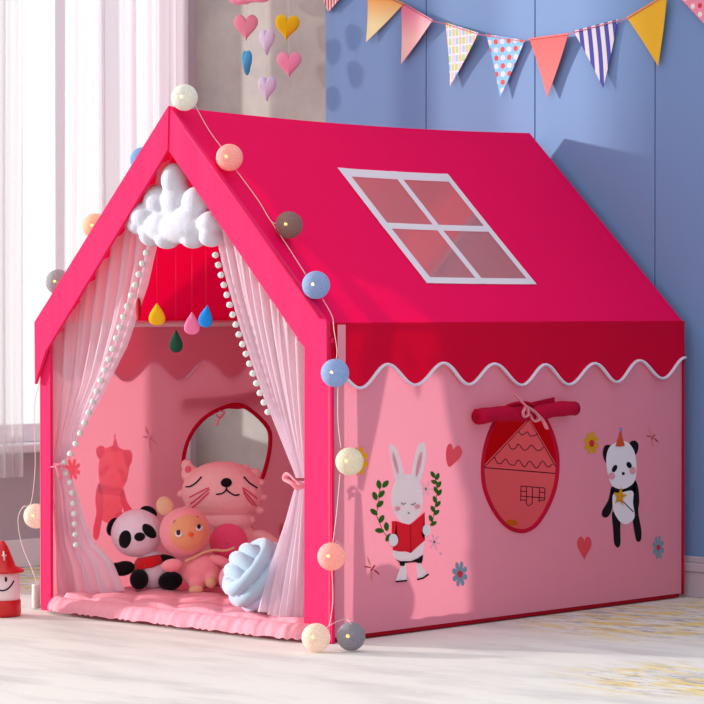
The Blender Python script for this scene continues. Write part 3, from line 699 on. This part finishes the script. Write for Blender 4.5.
bm = bmesh.new(); tube(bm, [(0, 0, .09), (XR-cz.x, .0, HR-cz.z-.02)], .001, 5); obj('hanging_thread', bm, THREAD, cloud)

# ------------------------------------------------------------------ hearts on the grey wall
YH = 1.42
k0 = P(267, 0, 1, YH)
hm = tag(empty('heart_mobile', (k0.x, YH, 1.95)), 'hanging felt mobile of pink, lavender, yellow and blue hearts before the grey wall', 'mobile')
sh = (P(367, 50, 1, YH).x-P(267, 50, 1, YH).x)/100; shz = abs(P(267, 150, 1, YH).z-P(267, 50, 1, YH).z)/100
def heart_out(w_, h_, n=40): return [(x, -y) for x, y in heart(0, 0, w_, h_, n)]
for (x, y, w_, h_, col, yaw, rr) in ((246, 28, 21, 27, (244, 150, 172), 38, 0), (287, 28, 21, 26, (238, 186, 20), 38, 6), (267, 42, 15.5, 26, (222, 204, 232), 10, 0), (247, 63, 10.5, 25, (84, 170, 220), -10, 0), (289, 65, 21, 26, (248, 150, 180), 38, 0), (267, 89, 17, 25, (222, 204, 232), 20, 0)):
    p = P(x, y, 1, YH); bm = pillow(heart_out(w_*sh*.86, h_*shz), .03, cen=(0, h_*shz*.08))
    bmesh.ops.rotate(bm, verts=bm.verts[:], matrix=Matrix.Rotation(R(yaw), 3, 'Z'))
    if rr: bmesh.ops.rotate(bm, verts=bm.verts[:], matrix=Matrix.Rotation(R(rr), 3, 'Y'))
    o = obj('felt_heart', bm, solid('felt_%d_%d' % (col[0], col[1]), col, .95, (200, .6, .002)), hm); o.location = p-hm.location
    o['label'] = {244: 'pink heart, upper left', 238: 'yellow heart', 222: 'lavender heart', 84: 'narrow blue heart', 248: 'pink heart, lower right'}[col[0]]
bm = bmesh.new()
for x, yy in ((246, 28), (287, 28), (267, 89), (247, 63), (289, 65)):
    p = P(x, yy, 1, YH); q = Vector((p.x, YH, 1.90)); tube(bm, [p-hm.location+Vector((0, 0, .03)), q-hm.location], .0006, 5)
obj('thread', bm, THREAD, hm)
bm = [(((x-250)*sh, 0, (0-y)*shz), (r_*sh, .035, r_*shz)) for x, y, r_ in ((238, -4, 9), (250, -8, 12), (262, -5, 10), (268, -8, 7), (244, -3, 8), (256, -5, 9))]
pc = blob('felt_cloud', bm, .006, solid('felt_cloud_pink', (248, 160, 186), .95, (200, .6, .002)), hm, 2); pc.location = P(250, -1, 1, YH)-hm.location

# ------------------------------------------------------------------ bunting
def dots_mat(name, base, cols, scale, thr, kind='dots'):
    m, nt, o = newmat(name); N = nt.nodes.new; K = nt.links.new; p = N('ShaderNodeBsdfPrincipled'); t = N('ShaderNodeTexCoord'); sp = N('ShaderNodeSeparateXYZ'); K(t.outputs['Object'], sp.inputs[0])
    def M(op, a, b=None, c=None):
        q = N('ShaderNodeMath'); q.operation = op
        for i, v in enumerate((a, b, c)):
            if v is None: continue
            if isinstance(v, (int, float)): q.inputs[i].default_value = v
            else: K(v, q.inputs[i])
        return q.outputs[0]
    def mix(f, a, b):
        q = N('ShaderNodeMixRGB')
        K(f, q.inputs[0])
        for i, v in ((1, a), (2, b)):
            if isinstance(v, tuple): q.inputs[i].default_value = (*lin(v), 1)
            else: K(v, q.inputs[i])
        return q.outputs[0]
    X, Z = sp.outputs['X'], sp.outputs['Z']
    u = M('MULTIPLY', X, scale); v = M('MULTIPLY', Z, scale)
    if kind == 'dots':
        fu = M('SUBTRACT', M('FRACT', u), .5); fv = M('SUBTRACT', M('FRACT', v), .5); d = M('SQRT', M('ADD', M('MULTIPLY', fu, fu), M('MULTIPLY', fv, fv)))
        on = M('LESS_THAN', d, thr); par = M('LESS_THAN', M('MODULO', M('ADD', M('FLOOR', u), M('MULTIPLY', M('FLOOR', v), 2)), len(cols)), .5)
        par = M('LESS_THAN', M('ABSOLUTE', M('MODULO', M('ADD', M('ADD', M('FLOOR', u), M('FLOOR', v)), 40), 2)), .5)
        col = mix(on, base, mix(par, cols[0], cols[1]))
    elif kind == 'stripes':
        col = mix(M('LESS_THAN', M('FRACT', M('ADD', u, M('MULTIPLY', v, .1))), thr), base, cols[0])
    elif kind == 'check':
        a = M('SUBTRACT', M('FRACT', u), .5); b = M('SUBTRACT', M('FRACT', M('MULTIPLY', v, .6)), .5)
        on = M('LESS_THAN', M('MAXIMUM', M('ABSOLUTE', a), M('ABSOLUTE', b)), .40)
        h1 = M('ABSOLUTE', M('MODULO', M('ADD', M('ADD', M('FLOOR', u), M('MULTIPLY', M('FLOOR', M('MULTIPLY', v, .6)), 2)), 60), 4))
        c1 = mix(M('LESS_THAN', h1, 1.5), cols[0], cols[1]); c2 = mix(M('LESS_THAN', h1, .5), c1, cols[2]); c3 = mix(M('GREATER_THAN', h1, 2.5), c2, cols[3]); col = mix(on, base, c3)
    else:
        mr = N('ShaderNodeMapRange'); mr.inputs[1].default_value = -.09; mr.inputs[2].default_value = .0; K(Z, mr.inputs[0]); col = mix(mr.outputs[0], base, cols[0])
    K(col, p.inputs['Base Color']); p.inputs['Roughness'].default_value = .5; K(p.outputs[0], o.inputs[0]); return m
YF = YB-.018
bun = tag(empty('bunting', (P(545, 38, 1, YF).x, YF, 1.68)), 'string of patterned paper triangle flags across the blue wall', 'bunting')
flags = [((312, -18), (352, -14), (328, 12), dots_mat('flag_red_stripe', (240, 225, 222), [(222, 60, 60)], 70, .5, 'stripes'), 'red and white striped flag'),
    ((369, -12), (403, 3), (366, 42), dots_mat('flag_orange', (244, 226, 170), [(240, 158, 40)], 1, 1, 'grad'), 'orange to cream flag'),
    ((399, 1), (435, 20), (401, 64), dots_mat('flag_pink', (246, 190, 186), [(226, 118, 152)], 1, 1, 'grad'), 'pink flag'),
    ((443, 22), (481, 33), (450, 86), dots_mat('flag_check', (240, 205, 220), [(126, 180, 224), (240, 176, 190), (146, 196, 90), (244, 170, 70)], 62, .3, 'check'), 'multicoloured checked flag'),
    ((487, 34), (524, 40), (500, 97), dots_mat('flag_dots', (130, 196, 244), [(224, 58, 50), (240, 218, 226)], 40, .34), 'light blue flag with red and white dots'),
    ((528, 38), (570, 33), (547, 97), solid('flag_red', (226, 84, 84), .5), 'plain red flag'),
    ((575, 31), (616, 19), (603, 88), dots_mat('flag_stripes', (236, 228, 232), [(62, 64, 176)], 34, .5, 'stripes'), 'blue and white striped flag'),
    ((625, 17), (669, -7), (658, 66), solid('flag_yellow', (238, 184, 34), .5), 'plain yellow flag'),
    ((676, -6), (716, -26), (722, 44), dots_mat('flag_pink_dots', (240, 140, 170), [(216, 40, 50), (246, 226, 230)], 40, .30), 'pink flag with red and white dots')]
tops = []
for i, (a, b, c, mt, lb) in enumerate(flags):
    A, B, C_ = P(*a, 1, YF), P(*b, 1, YF), P(*c, 1, YF); tw = (.012, -.006, .010, .012, -.004, .006, -.008, .008, .0)[i]
    A.y += tw; B.y -= tw
    if min(A.y, B.y) < 0: pass
    A.y = min(A.y, YB-.006); B.y = min(B.y, YB-.006)
    org = (A+B)/2; bm = bmesh.new(); n = 8; nn = (B-A).cross(C_-A).normalized()*.0006
    for sgn in (-1, 1):
        rows = []
        for r_ in range(n+1):
            t = r_/n; l_, rr_ = A.lerp(C_, t), B.lerp(C_, t); m_ = n-r_
            rows.append([bm.verts.new((l_.lerp(rr_, q/m_) if m_ else l_)-org+nn*sgn+Vector((0, .004*math.sin(3*t)-.0, 0))) for q in range(m_+1)])
        for r_ in range(n):
            for q in range(n-r_):
                bm.faces.new((rows[r_][q], rows[r_+1][q], rows[r_][q+1]))
                if q < n-r_-1: bm.faces.new((rows[r_+1][q], rows[r_+1][q+1], rows[r_][q+1]))
    o = obj('flag', bm, mt, bun, smooth=False); o.location = org-bun.location; o['label'] = lb; tops += [A, B]
bm = bmesh.new(); tube(bm, [p-bun.location+Vector((0, -.002, -.005)) for p in tops], .0014, 6); obj('string', bm, solid('bunting_string', (226, 130, 140), .8), bun)

# ------------------------------------------------------------------ cotton ball lights
sl = tag(empty('string_light', (W+.05, -.06, 0)), 'string of pastel cotton-ball lights draped over the tent front', 'string light')
def ball_mat(name, col):
    m, nt, o = newmat(name); N = nt.nodes.new; K = nt.links.new
    d = N('ShaderNodeBsdfPrincipled'); d.inputs['Base Color'].default_value = (*lin(col), 1); d.inputs['Roughness'].default_value = .8
    t = N('ShaderNodeBsdfTranslucent'); t.inputs[0].default_value = (*lin(col), 1); tr = N('ShaderNodeBsdfTransparent')
    tcn = N('ShaderNodeTexCoord'); wv = N('ShaderNodeTexWave'); wv.inputs['Scale'].default_value = 60; wv.inputs['Distortion'].default_value = 18; wv.inputs['Detail'].default_value = 2; K(tcn.outputs['Object'], wv.inputs['Vector'])
    b = N('ShaderNodeBump'); b.inputs['Strength'].default_value = .35; b.inputs['Distance'].default_value = .002; K(wv.outputs['Fac'], b.inputs['Height']); K(b.outputs[0], d.inputs['Normal'])
    m1 = N('ShaderNodeMixShader'); m1.inputs[0].default_value = .35; K(d.outputs[0], m1.inputs[1]); K(t.outputs[0], m1.inputs[2])
    mu = N('ShaderNodeMath'); mu.operation = 'MULTIPLY_ADD'; mu.inputs[1].default_value = .2; mu.inputs[2].default_value = .76; K(wv.outputs['Fac'], mu.inputs[0])
    m2 = N('ShaderNodeMixShader'); K(mu.outputs[0], m2.inputs[0]); K(tr.outputs[0], m2.inputs[1]); K(m1.outputs[0], m2.inputs[2]); K(m2.outputs[0], o.inputs[0]); return m
BR = .0350
cols = dict(white=(226, 232, 226), pink=(250, 190, 184), taupe=(150, 128, 124), blue=(150, 182, 226), cream=(232, 232, 214), grey=(150, 152, 166), ivory=(240, 226, 214), peach=(250, 208, 180), silver=(168, 168, 176), sky=(120, 176, 226))
BMAT = {k: ball_mat('cotton_'+k, v) for k, v in cols.items()}
LED = emit('led_warm', (255, 196, 90), 14)
sph = bmesh.new(); bmesh.ops.create_uvsphere(sph, u_segments=32, v_segments=20, radius=BR); 
def nrm(s_):
    p = Vector((lerp(XR, W, s_), 0, lerp(HR, H0, s_))); return p
def onroof(x, y, off=.036):
    q = PP(x, y, Vector((W, 0, H0))+nR*off, nR); return q
balls = [('white', P(184.5, 97.5, 1, .01)), ('pink', onroof(229.5, 157.5)), ('taupe', onroof(289, 225)), ('blue', onroof(316, 285)), ('blue', P(335, 373, 0, W+.055)), ('cream', P(349.5, 461.5, 0, W+.05)), ('pink', P(331.5, 556.5, 0, W+.04)),
         ('ivory', P(316, 637.5, 2, BR+.001)), ('grey', P(351, 636.5, 2, BR+.001)),
         ('sky', P(143, 160, 1, .10)), ('peach', P(95, 226, 1, .08)), ('silver', P(58, 282, 1, .05)), ('pink', P(47, 362, 1, .09)), ('ivory', P(36, 516, 1, .06))]
pos = []
for i, (k, p) in enumerate(balls):
    if i >= 9 and i < 12:   # behind the far slope: rest outside it
        pass
    me = bpy.data.meshes.new('cotton_ball'); sph.to_mesh(me); o = link('cotton_ball', me, BMAT[k]); o.parent = sl; o.location = p-sl.location
    o.rotation_euler = (i, i*2, i*.7); o['label'] = f'{k} cotton ball'; pos.append(p)
    vdir = (CAM-p).normalized(); bm = bmesh.new(); bmesh.ops.create_icosphere(bm, subdivisions=2, radius=.0042)
    b_ = obj('bulb', bm, LED, o); b_.location = o.rotation_euler.to_matrix().inverted() @ Vector((.0, -.012, .002)) 
sph.free()
WIRE = solid('wire_white', (232, 214, 204), .4)
def wire(pts, r=.0011):
    bm = bmesh.new(); tube(bm, [Vector(p)-sl.location for p in smooth_open([tuple(q) for q in pts], 6)], r, 6); obj('wire', bm, WIRE, sl)
wl = [pos[0], onroof(207, 125, .012), pos[1], onroof(262, 193, .012), onroof(272, 217, .012), pos[2]]
wire([pos[0]+nR*.02, onroof(207, 127, .012), onroof(222, 148, .014)]); wire([onroof(236, 170, .014), onroof(258, 200, .010), onroof(271, 221, .012), onroof(279, 224, .02)])
wire([onroof(271, 221, .012), onroof(290, 250, .008), onroof(306, 275, .014)]); wire([onroof(322, 298, .016), onroof(332, 316, .012), P(334, 330, 0, W+.03), P(337, 350, 0, W+.035), P(336, 361, 0, W+.045)])
wire([P(338, 386, 0, W+.04), P(338, 420, 0, W+.03), P(341, 448, 0, W+.035)]); wire([P(340, 474, 0, W+.03), P(337, 510, 0, W+.025), P(333, 543, 0, W+.03)])
wire([P(336, 541, 0, W+.03), P(343, 546, 0, W+.025), P(349, 560, 0, W+.022)], .001)
wire([P(332, 570, 0, W+.025), P(333, 600, 0, W+.02), P(330, 622, 0, W+.05), P(328, 627, 2, .05)]); wire([P(326, 628, 2, .06), P(336, 622, 2, .06), P(346, 619, 2, .062), P(351, 624, 2, .07)])
pl = pos[9:]
wire([pos[0]+Vector((-.01, .04, 0)), P(160, 125, 1, .06), pl[0]]); wire([pl[0], P(115, 195, 1, .06), pl[1]]); wire([pl[1], P(74, 260, 1, .06), pl[2]]); wire([pl[2], P(44, 315, 1, .05), pl[3]])
wire([pl[3], P(35, 400, 1, .06), P(35, 440, 1, .06), P(35, 470, 1, .06), P(31, 503, 1, .06), P(23, 507, 1, .05), P(18, 520, 1, .05), P(22, 545, 1, .05), P(33, 572, 1, .05), P(37, 585, 1, .05)])
bm = bmesh.new(); q = P(36.5, 609, 2, 0)-sl.location; box(bm, q+Vector((-.008, -.012, .002)), q+Vector((.008, .012, .07)), bev=.003); obj('battery_case', bm, solid('clear_plastic', (206, 208, 204), .15, spec=.6), sl)

# ------------------------------------------------------------------ plush toys
U = 1/365.0
class Toy:
    """built in a local frame: x right, -y towards the front, z up, in photo-pixel units around (ox, oy)"""
    def __init__(s, name, ox, oy, label, cat, rz=43, z=MZ):
        global U
        p = P(ox, oy, 2, z); U = (p-CAM).dot(_d)/FPX; s.o = (ox, oy); s.root = tag(empty(name, p, R(rz)), label, cat)
    def v(s, x, y, d=0): return Vector(((x-s.o[0])*U, d*U, (s.o[1]-y)*U))
    def ells(s, L_): return [(s.v(x, y, d), (rx*U, ry*U, rz*U), R(t)) for x, y, d, rx, rz, ry, t in L_]
    def blob(s, name, L_, mat, vox=.003, par=None, label=None, sm=2):
        o = blob(name, s.ells(L_), vox, mat, par or s.root, sm)
        if label: o['label'] = label
        return o
    def patch(s, name, E, outs, mat, off=.8, bulge=1.0, par=None, label=None):
        """soft patches sewn on the ellipsoid E=(x,y,d,rx,rz,ry)"""
        bm = bmesh.new(); cx, cy, d, rx, rz, ry = E
        def dep(x, y): q = 1-((x-cx)/rx)**2-((y-cy)/rz)**2; return d-ry*math.sqrt(max(q, .0))
        for out in outs:
            n = len(out); mx_, my_ = sum(p[0] for p in out)/n, sum(p[1] for p in out)/n; rows = []
            for k in range(6):
                r_ = k/5 if k else .02
                rows.append([bm.verts.new(s.v(lerp(mx_, x, r_), lerp(my_, y, r_), dep(lerp(mx_, x, r_), lerp(my_, y, r_))-off*(1 if k < 5 else -.6)-bulge*math.sqrt(max(0, 1-r_*r_)))) for x, y in out])
            for A, B in zip(rows, rows[1:]):
                for i in range(n): bm.faces.new((A[i], A[(i+1) % n], B[(i+1) % n], B[i]))
            bm.faces.new(rows[0])
        o = obj(name, bm, mat, par or s.root, normals=False)
        if label: o['label'] = label
        return o
    def stitch(s, name, E, lines, mat, w_=.6, par=None, off=.4):
        bm = bmesh.new(); cx, cy, d, rx, rz, ry = E
        def dep(x, y): q = 1-((x-cx)/rx)**2-((y-cy)/rz)**2; return d-ry*math.sqrt(max(q, .0))
        for ln in lines: tube(bm, [s.v(x, y, dep(x, y)-off) for x, y in smooth_open(ln, 5)], w_*U, 6)
        return obj(name, bm, mat, par or s.root)
def plush(name, col, sheen=.4): return solid('plush_'+name, col, .98, (110, .55, .004), sheen, spec=.05)
BLKP = plush('black', (24, 22, 26), .1); PNKP = plush('pink', (244, 150, 160)); TANP = plush('tan', (226, 176, 140)); WHP = plush('white', (238, 214, 228))

# big cat
t = Toy('cat_plush', 232, 586, 'large pale pink cat plush with closed eyes, sitting under the round window', 'soft toy', 42)
CATP = plush('cat', (246, 190, 190)); E = (222.5, 492, 0, 41, 31, 26)
bumps = [(261, 482, -2, 4.5, 3.5, 4, 0), (263, 497, -2, 5, 3.5, 4, 0), (260, 510, -2, 5, 4, 4, 0), (251, 519, -4, 5, 4.5, 4, 0), (186, 510, -2, 5, 4, 4, 0), (182, 494, 0, 5, 4, 4, 0), (246, 468, 0, 4, 4, 3, 0)]
t.blob('body', [(224, 545, 4, 34, 34, 24, 0), (224, 562, 2, 36, 22, 24, 0), (268, 540, 0, 17, 7, 8, 32), (196, 545, 0, 14, 10, 9, -30), (210, 566, -16, 12, 9, 12, 0), (250, 566, -16, 12, 9, 12, 0), (224, 520, 0, 30, 16, 20, 0)], CATP)
hd = t.blob('head', [(222.5, 492, 0, 41, 31, 26, 0)]+bumps+[(190, 474, 2, 9, 9, 7, 0), (187, 466, 2, 6, 7, 5, -15), (254, 474, 2, 7, 6, 6, 0)], CATP)
t.patch('ear_lining', (189, 468, 2, 9, 10, 6), [ell(188.5, 470, 3.5, 4.5, -10)], plush('rose', (236, 100, 130)), off=.6, label='rose inner ear')
t.stitch('eye', E, [[(187, 486), (192, 485), (198, 481), (203, 475.5)]], BLKP, .8); t.stitch('eye', E, [[(245, 475.5), (250, 481), (254, 484), (258, 487)]], BLKP, .8)
t.patch('nose', E, [ell(228, 481, 5.8, 4.6)], BLKP, .8, 2)
t.stitch('mouth', E, [[(228, 484), (228, 488), (224, 491.5), (218, 492.5)], [(228, 487.5), (232, 491), (237, 493.5), (241, 492.7)]], BLKP, .8)
WHK = solid('whisker_magenta', (226, 40, 96), .9)
t.stitch('whisker', E, [[(210.5, 486), (200, 491), (191, 496)], [(211, 487.5), (200, 496), (191.5, 503)], [(211, 490.5), (203, 498), (193, 507)]], WHK, .6); t.stitch('whisker', E, [[(244, 486), (251, 491), (258, 498)], [(244, 488), (251, 496), (257, 505)], [(245, 491), (250, 499), (254, 504)]], WHK, .6)
EB = (224, 545, 2, 38, 38, 28)
t.patch('belly_patch', EB, [ell(230, 540, 19, 18, 20, 36)], plush('belly', (240, 88, 132)), 1.2, 2, label='magenta pink oval belly')

# panda plush
t = Toy('panda_plush', 150, 589, 'small black and white panda plush in a red vest, left of the hooded doll', 'soft toy', 40)
E = (137, 533, 0, 26.5, 24, 22)
t.blob('body', [(152, 570, 2, 19, 20, 15, 0)], WHP); t.blob('head', [(137, 533, 0, 26.5, 24, 22, -12)], WHP)
for x, y, rx, rz, a in ((113, 527, 6.5, 10, 25), (148, 513.5, 9.5, 7.5, 25)): t.blob('ear', [(x, y, 2, rx, rz, 4.5, a)], BLKP)
t.patch('eye_patch', E, [ell(127.5, 538, 6.6, 9.8, 15)], BLKP, .8, 1.2); t.patch('eye_patch', E, [ell(151.5, 529.5, 5, 9, -40)], BLKP, .8, 1.2); t.patch('nose', E, [ell(142.5, 535, 5.6, 4.6, -8)], BLKP, 1.2, 2.5)
t.patch('vest', (152, 568, 2, 19.5, 20, 15.5), [smooth_closed([(136, 560), (146, 556), (162, 554), (166, 560), (155, 566), (146, 568), (136, 577), (133, 574)])], plush('red', (214, 24, 34)), 1.2, 1, label='red vest')
t.blob('arm', [(124, 568, -6, 12, 7.5, 7, -12), (117, 567, -6, 6, 5, 5, 0)], BLKP); t.blob('arm', [(167, 560, -4, 12, 6, 6, 10)], BLKP)
t.blob('leg', [(141, 578, -14, 9.5, 10.5, 10, 0)], BLKP); t.blob('leg', [(172, 579.5, -12, 12.5, 9.5, 10, -10)], BLKP)

# hooded chick doll
t = Toy('hooded_doll', 200, 592, 'pink hooded plush doll with a tan face and little orange beak', 'soft toy', 42)
E = (185, 532, 0, 26, 25, 21)
t.blob('body', [(202, 570, 0, 20, 19, 15, 0), (198, 582, -8, 9, 9, 9, 0), (212, 577, -8, 8, 8, 9, -20)], PNKP)
t.blob('hood', [(185, 532, 0, 26, 25, 21, 0)], PNKP)
t.blob('ear', [(165, 506, 0, 9, 10, 5, -20)], TANP, label='tan round ear'); 
t.patch('face', E, [ell(190, 531.5, 19.5, 18.5, 0, 36)], plush('face', (232, 160, 118)), .8, 2.0, label='tan oval face')
EF = (185, 532, -2.2, 26, 25, 21)
EYW = solid('eye_white', (240, 232, 240), .3); EYB = solid('eye_dark', (40, 30, 46), .2)
for x, y, a in ((180.5, 531, 1.), (200.5, 525.5, .85)):
    t.patch('eye', EF, [ell(x+.4, y+1, 4*a, 3.6*a)], EYW, 1.2, .6); t.patch('pupil', EF, [ell(x, y-.4, 2.6*a, 3*a)], EYB, 2.0, .6)
t.stitch('brow', EF, [[(175, 521), (177, 518.5)], [(198, 515), (200, 516)]], BLKP, .35, off=1.4)
t.blob('beak', [(193, 532.5, -23.5, 2.6, 2.2, 3.5, 0)], solid('beak_orange', (246, 96, 40), .7), .0012, sm=1)
t.blob('arm', [(173, 564, -14, 11, 6.5, 7, -8)], PNKP); t.blob('arm', [(221, 560, -8, 12, 5, 6, 20)], PNKP)
t.blob('foot', [(197.5, 588, -16, 7.5, 4.5, 5, 0)], TANP, label='tan foot'); t.blob('foot', [(212, 581, -17, 5.5, 5.5, 4, 0)], TANP, label='tan foot')
bm = bmesh.new()
for ln in ([(186, 560), (196, 556), (206, 551), (216, 549)], [(216, 549), (226, 550), (235, 547)]): tube(bm, [t.v(x, y, -13+(x-186)*.16) for x, y in smooth_open(ln, 4)], 2.2*U, 8, flat=.6)
obj('collar', bm, TANP, t.root)['label'] = 'tan pointed collar'

# little pink ball
p = P(223.5, 596, 2, MZ); bm = bmesh.new(); ellipsoid(bm, (0, 0, .043), (.0385, .0385, .043), u=28, v=18)
for v in bm.verts: v.co += v.co.normalized()*random.uniform(-.0006, .0006)
o = obj('plush_ball', bm, plush('ball', (246, 176, 190))); o.location = p+Vector((.0, .035, 0)); tag(o, 'small plain pink plush ball between the doll and the blue knot cushion', 'soft toy')

# knotted cushion
kc = P(258, 611, 2, MZ+.002)
RK = .070; TR = .0225
kr = tag(empty('knot_cushion', kc, R(50)), 'pale blue-grey knotted ball cushion of thick velvet tubes', 'cushion')
VEL = solid('velvet_blue', (166, 186, 208), .8, (200, .4, .002), .6); VEL2 = solid('velvet_lilac', (192, 188, 216), .8, (200, .4, .002), .6)
cen = Vector((0, 0, RK+TR))
def ring(axis, off, rad, tr, mat, a0=0, a1=360, label=None):
    ax = Vector(axis).normalized(); x = ax.orthogonal().normalized(); y = ax.cross(x); n = 44; full = a1-a0 >= 360; bm = bmesh.new(); m_ = n if full else n+1
    pts = [cen+ax*off+(x*math.cos(R(lerp(a0, a1, k/n)))+y*math.sin(R(lerp(a0, a1, k/n))))*rad for k in range(m_)]
    rr = tr if full else [tr*(math.sin(math.pi*min(1, max(.0, k/n*6)/2 if k < n/2 else (1-k/n)*3))**.5 if k not in (0, n) else .05) for k in range(m_)]
    tube(bm, pts, rr, 14, closed=full); o = obj('tube', bm, mat, kr)
    if label: o['label'] = label
A1 = (.62, .12, .78)
for i, off in enumerate((-.062, -.032, 0, .032, .062)): ring(A1, off, math.sqrt(max(.0002, RK**2-off**2*.92)), TR*.9, VEL)
A2 = (-.75, -.2, .63)
for off in (-.030, .004, .036): ring(A2, off, math.sqrt(RK**2-off**2)+.010 if off else RK, TR*.86, VEL2 if off < 0 else VEL)
bm = bmesh.new(); ellipsoid(bm, cen, (RK, RK, RK)); obj('core', bm, VEL, kr)

# ------------------------------------------------------------------ red-hatted figure at the left edge
q = P(2, 616, 2, 0); jr = tag(empty('hat_figurine', q, R(50)), 'smiling white jar figure with red hat and red base, left of the tent', 'figurine')
G = 1/365.
RED = solid('glossy_red', (206, 22, 26), .3, spec=.5); FACE = solid('face_white', (240, 214, 218), .35, spec=.5)
bm = bmesh.new(); lathe(bm, [(.001, 0), (16*G, 0), (18.5*G, 1.5*G), (19*G, 4*G), (18.5*G, 16*G), (17.5*G, 17*G), (.001, 17*G)]); obj('base', bm, RED, jr)
bm = bmesh.new(); lathe(bm, [(.001, 16.5*G), (17.6*G, 16.6*G), (17.8*G, 20*G), (16.5*G, 46*G), (14*G, 49*G), (.001, 49.5*G)]); obj('face', bm, FACE, jr)
bm = bmesh.new(); lathe(bm, [(.001, 45*G), (21*G, 43.5*G), (22.5*G, 45*G), (21*G, 46.5*G), (13.5*G, 50*G), (11*G, 57*G), (6*G, 69*G), (3*G, 74*G), (.001, 75*G)]); obj('hat', bm, RED, jr)
def onj(a, z, r_=17.6): return (r_*G*math.sin(R(a)), -r_*G*math.cos(R(a)), z*G)
bm = bmesh.new(); tube(bm, [onj(a, 27+9*(abs(a-2)/40)**2, 17.7) for a in range(-38, 46, 4)], .0022, 6); obj('mouth', bm, EYB, jr)
for a in (14, -20): bm = bmesh.new(); ellipsoid(bm, onj(a, 38, 16.9), (.0036, .0028, .0075)); obj('eye', bm, EYB, jr)
bm = bmesh.new(); tube(bm, [onj(2, 61, 10.3), onj(26, 61, 10.3)], .0022, 6); tube(bm, [onj(12, 56, 12), onj(12, 65, 8.8)], .0022, 6); obj('hat_cross', bm, FACE, jr)['label'] = 'small white cross on the hat'
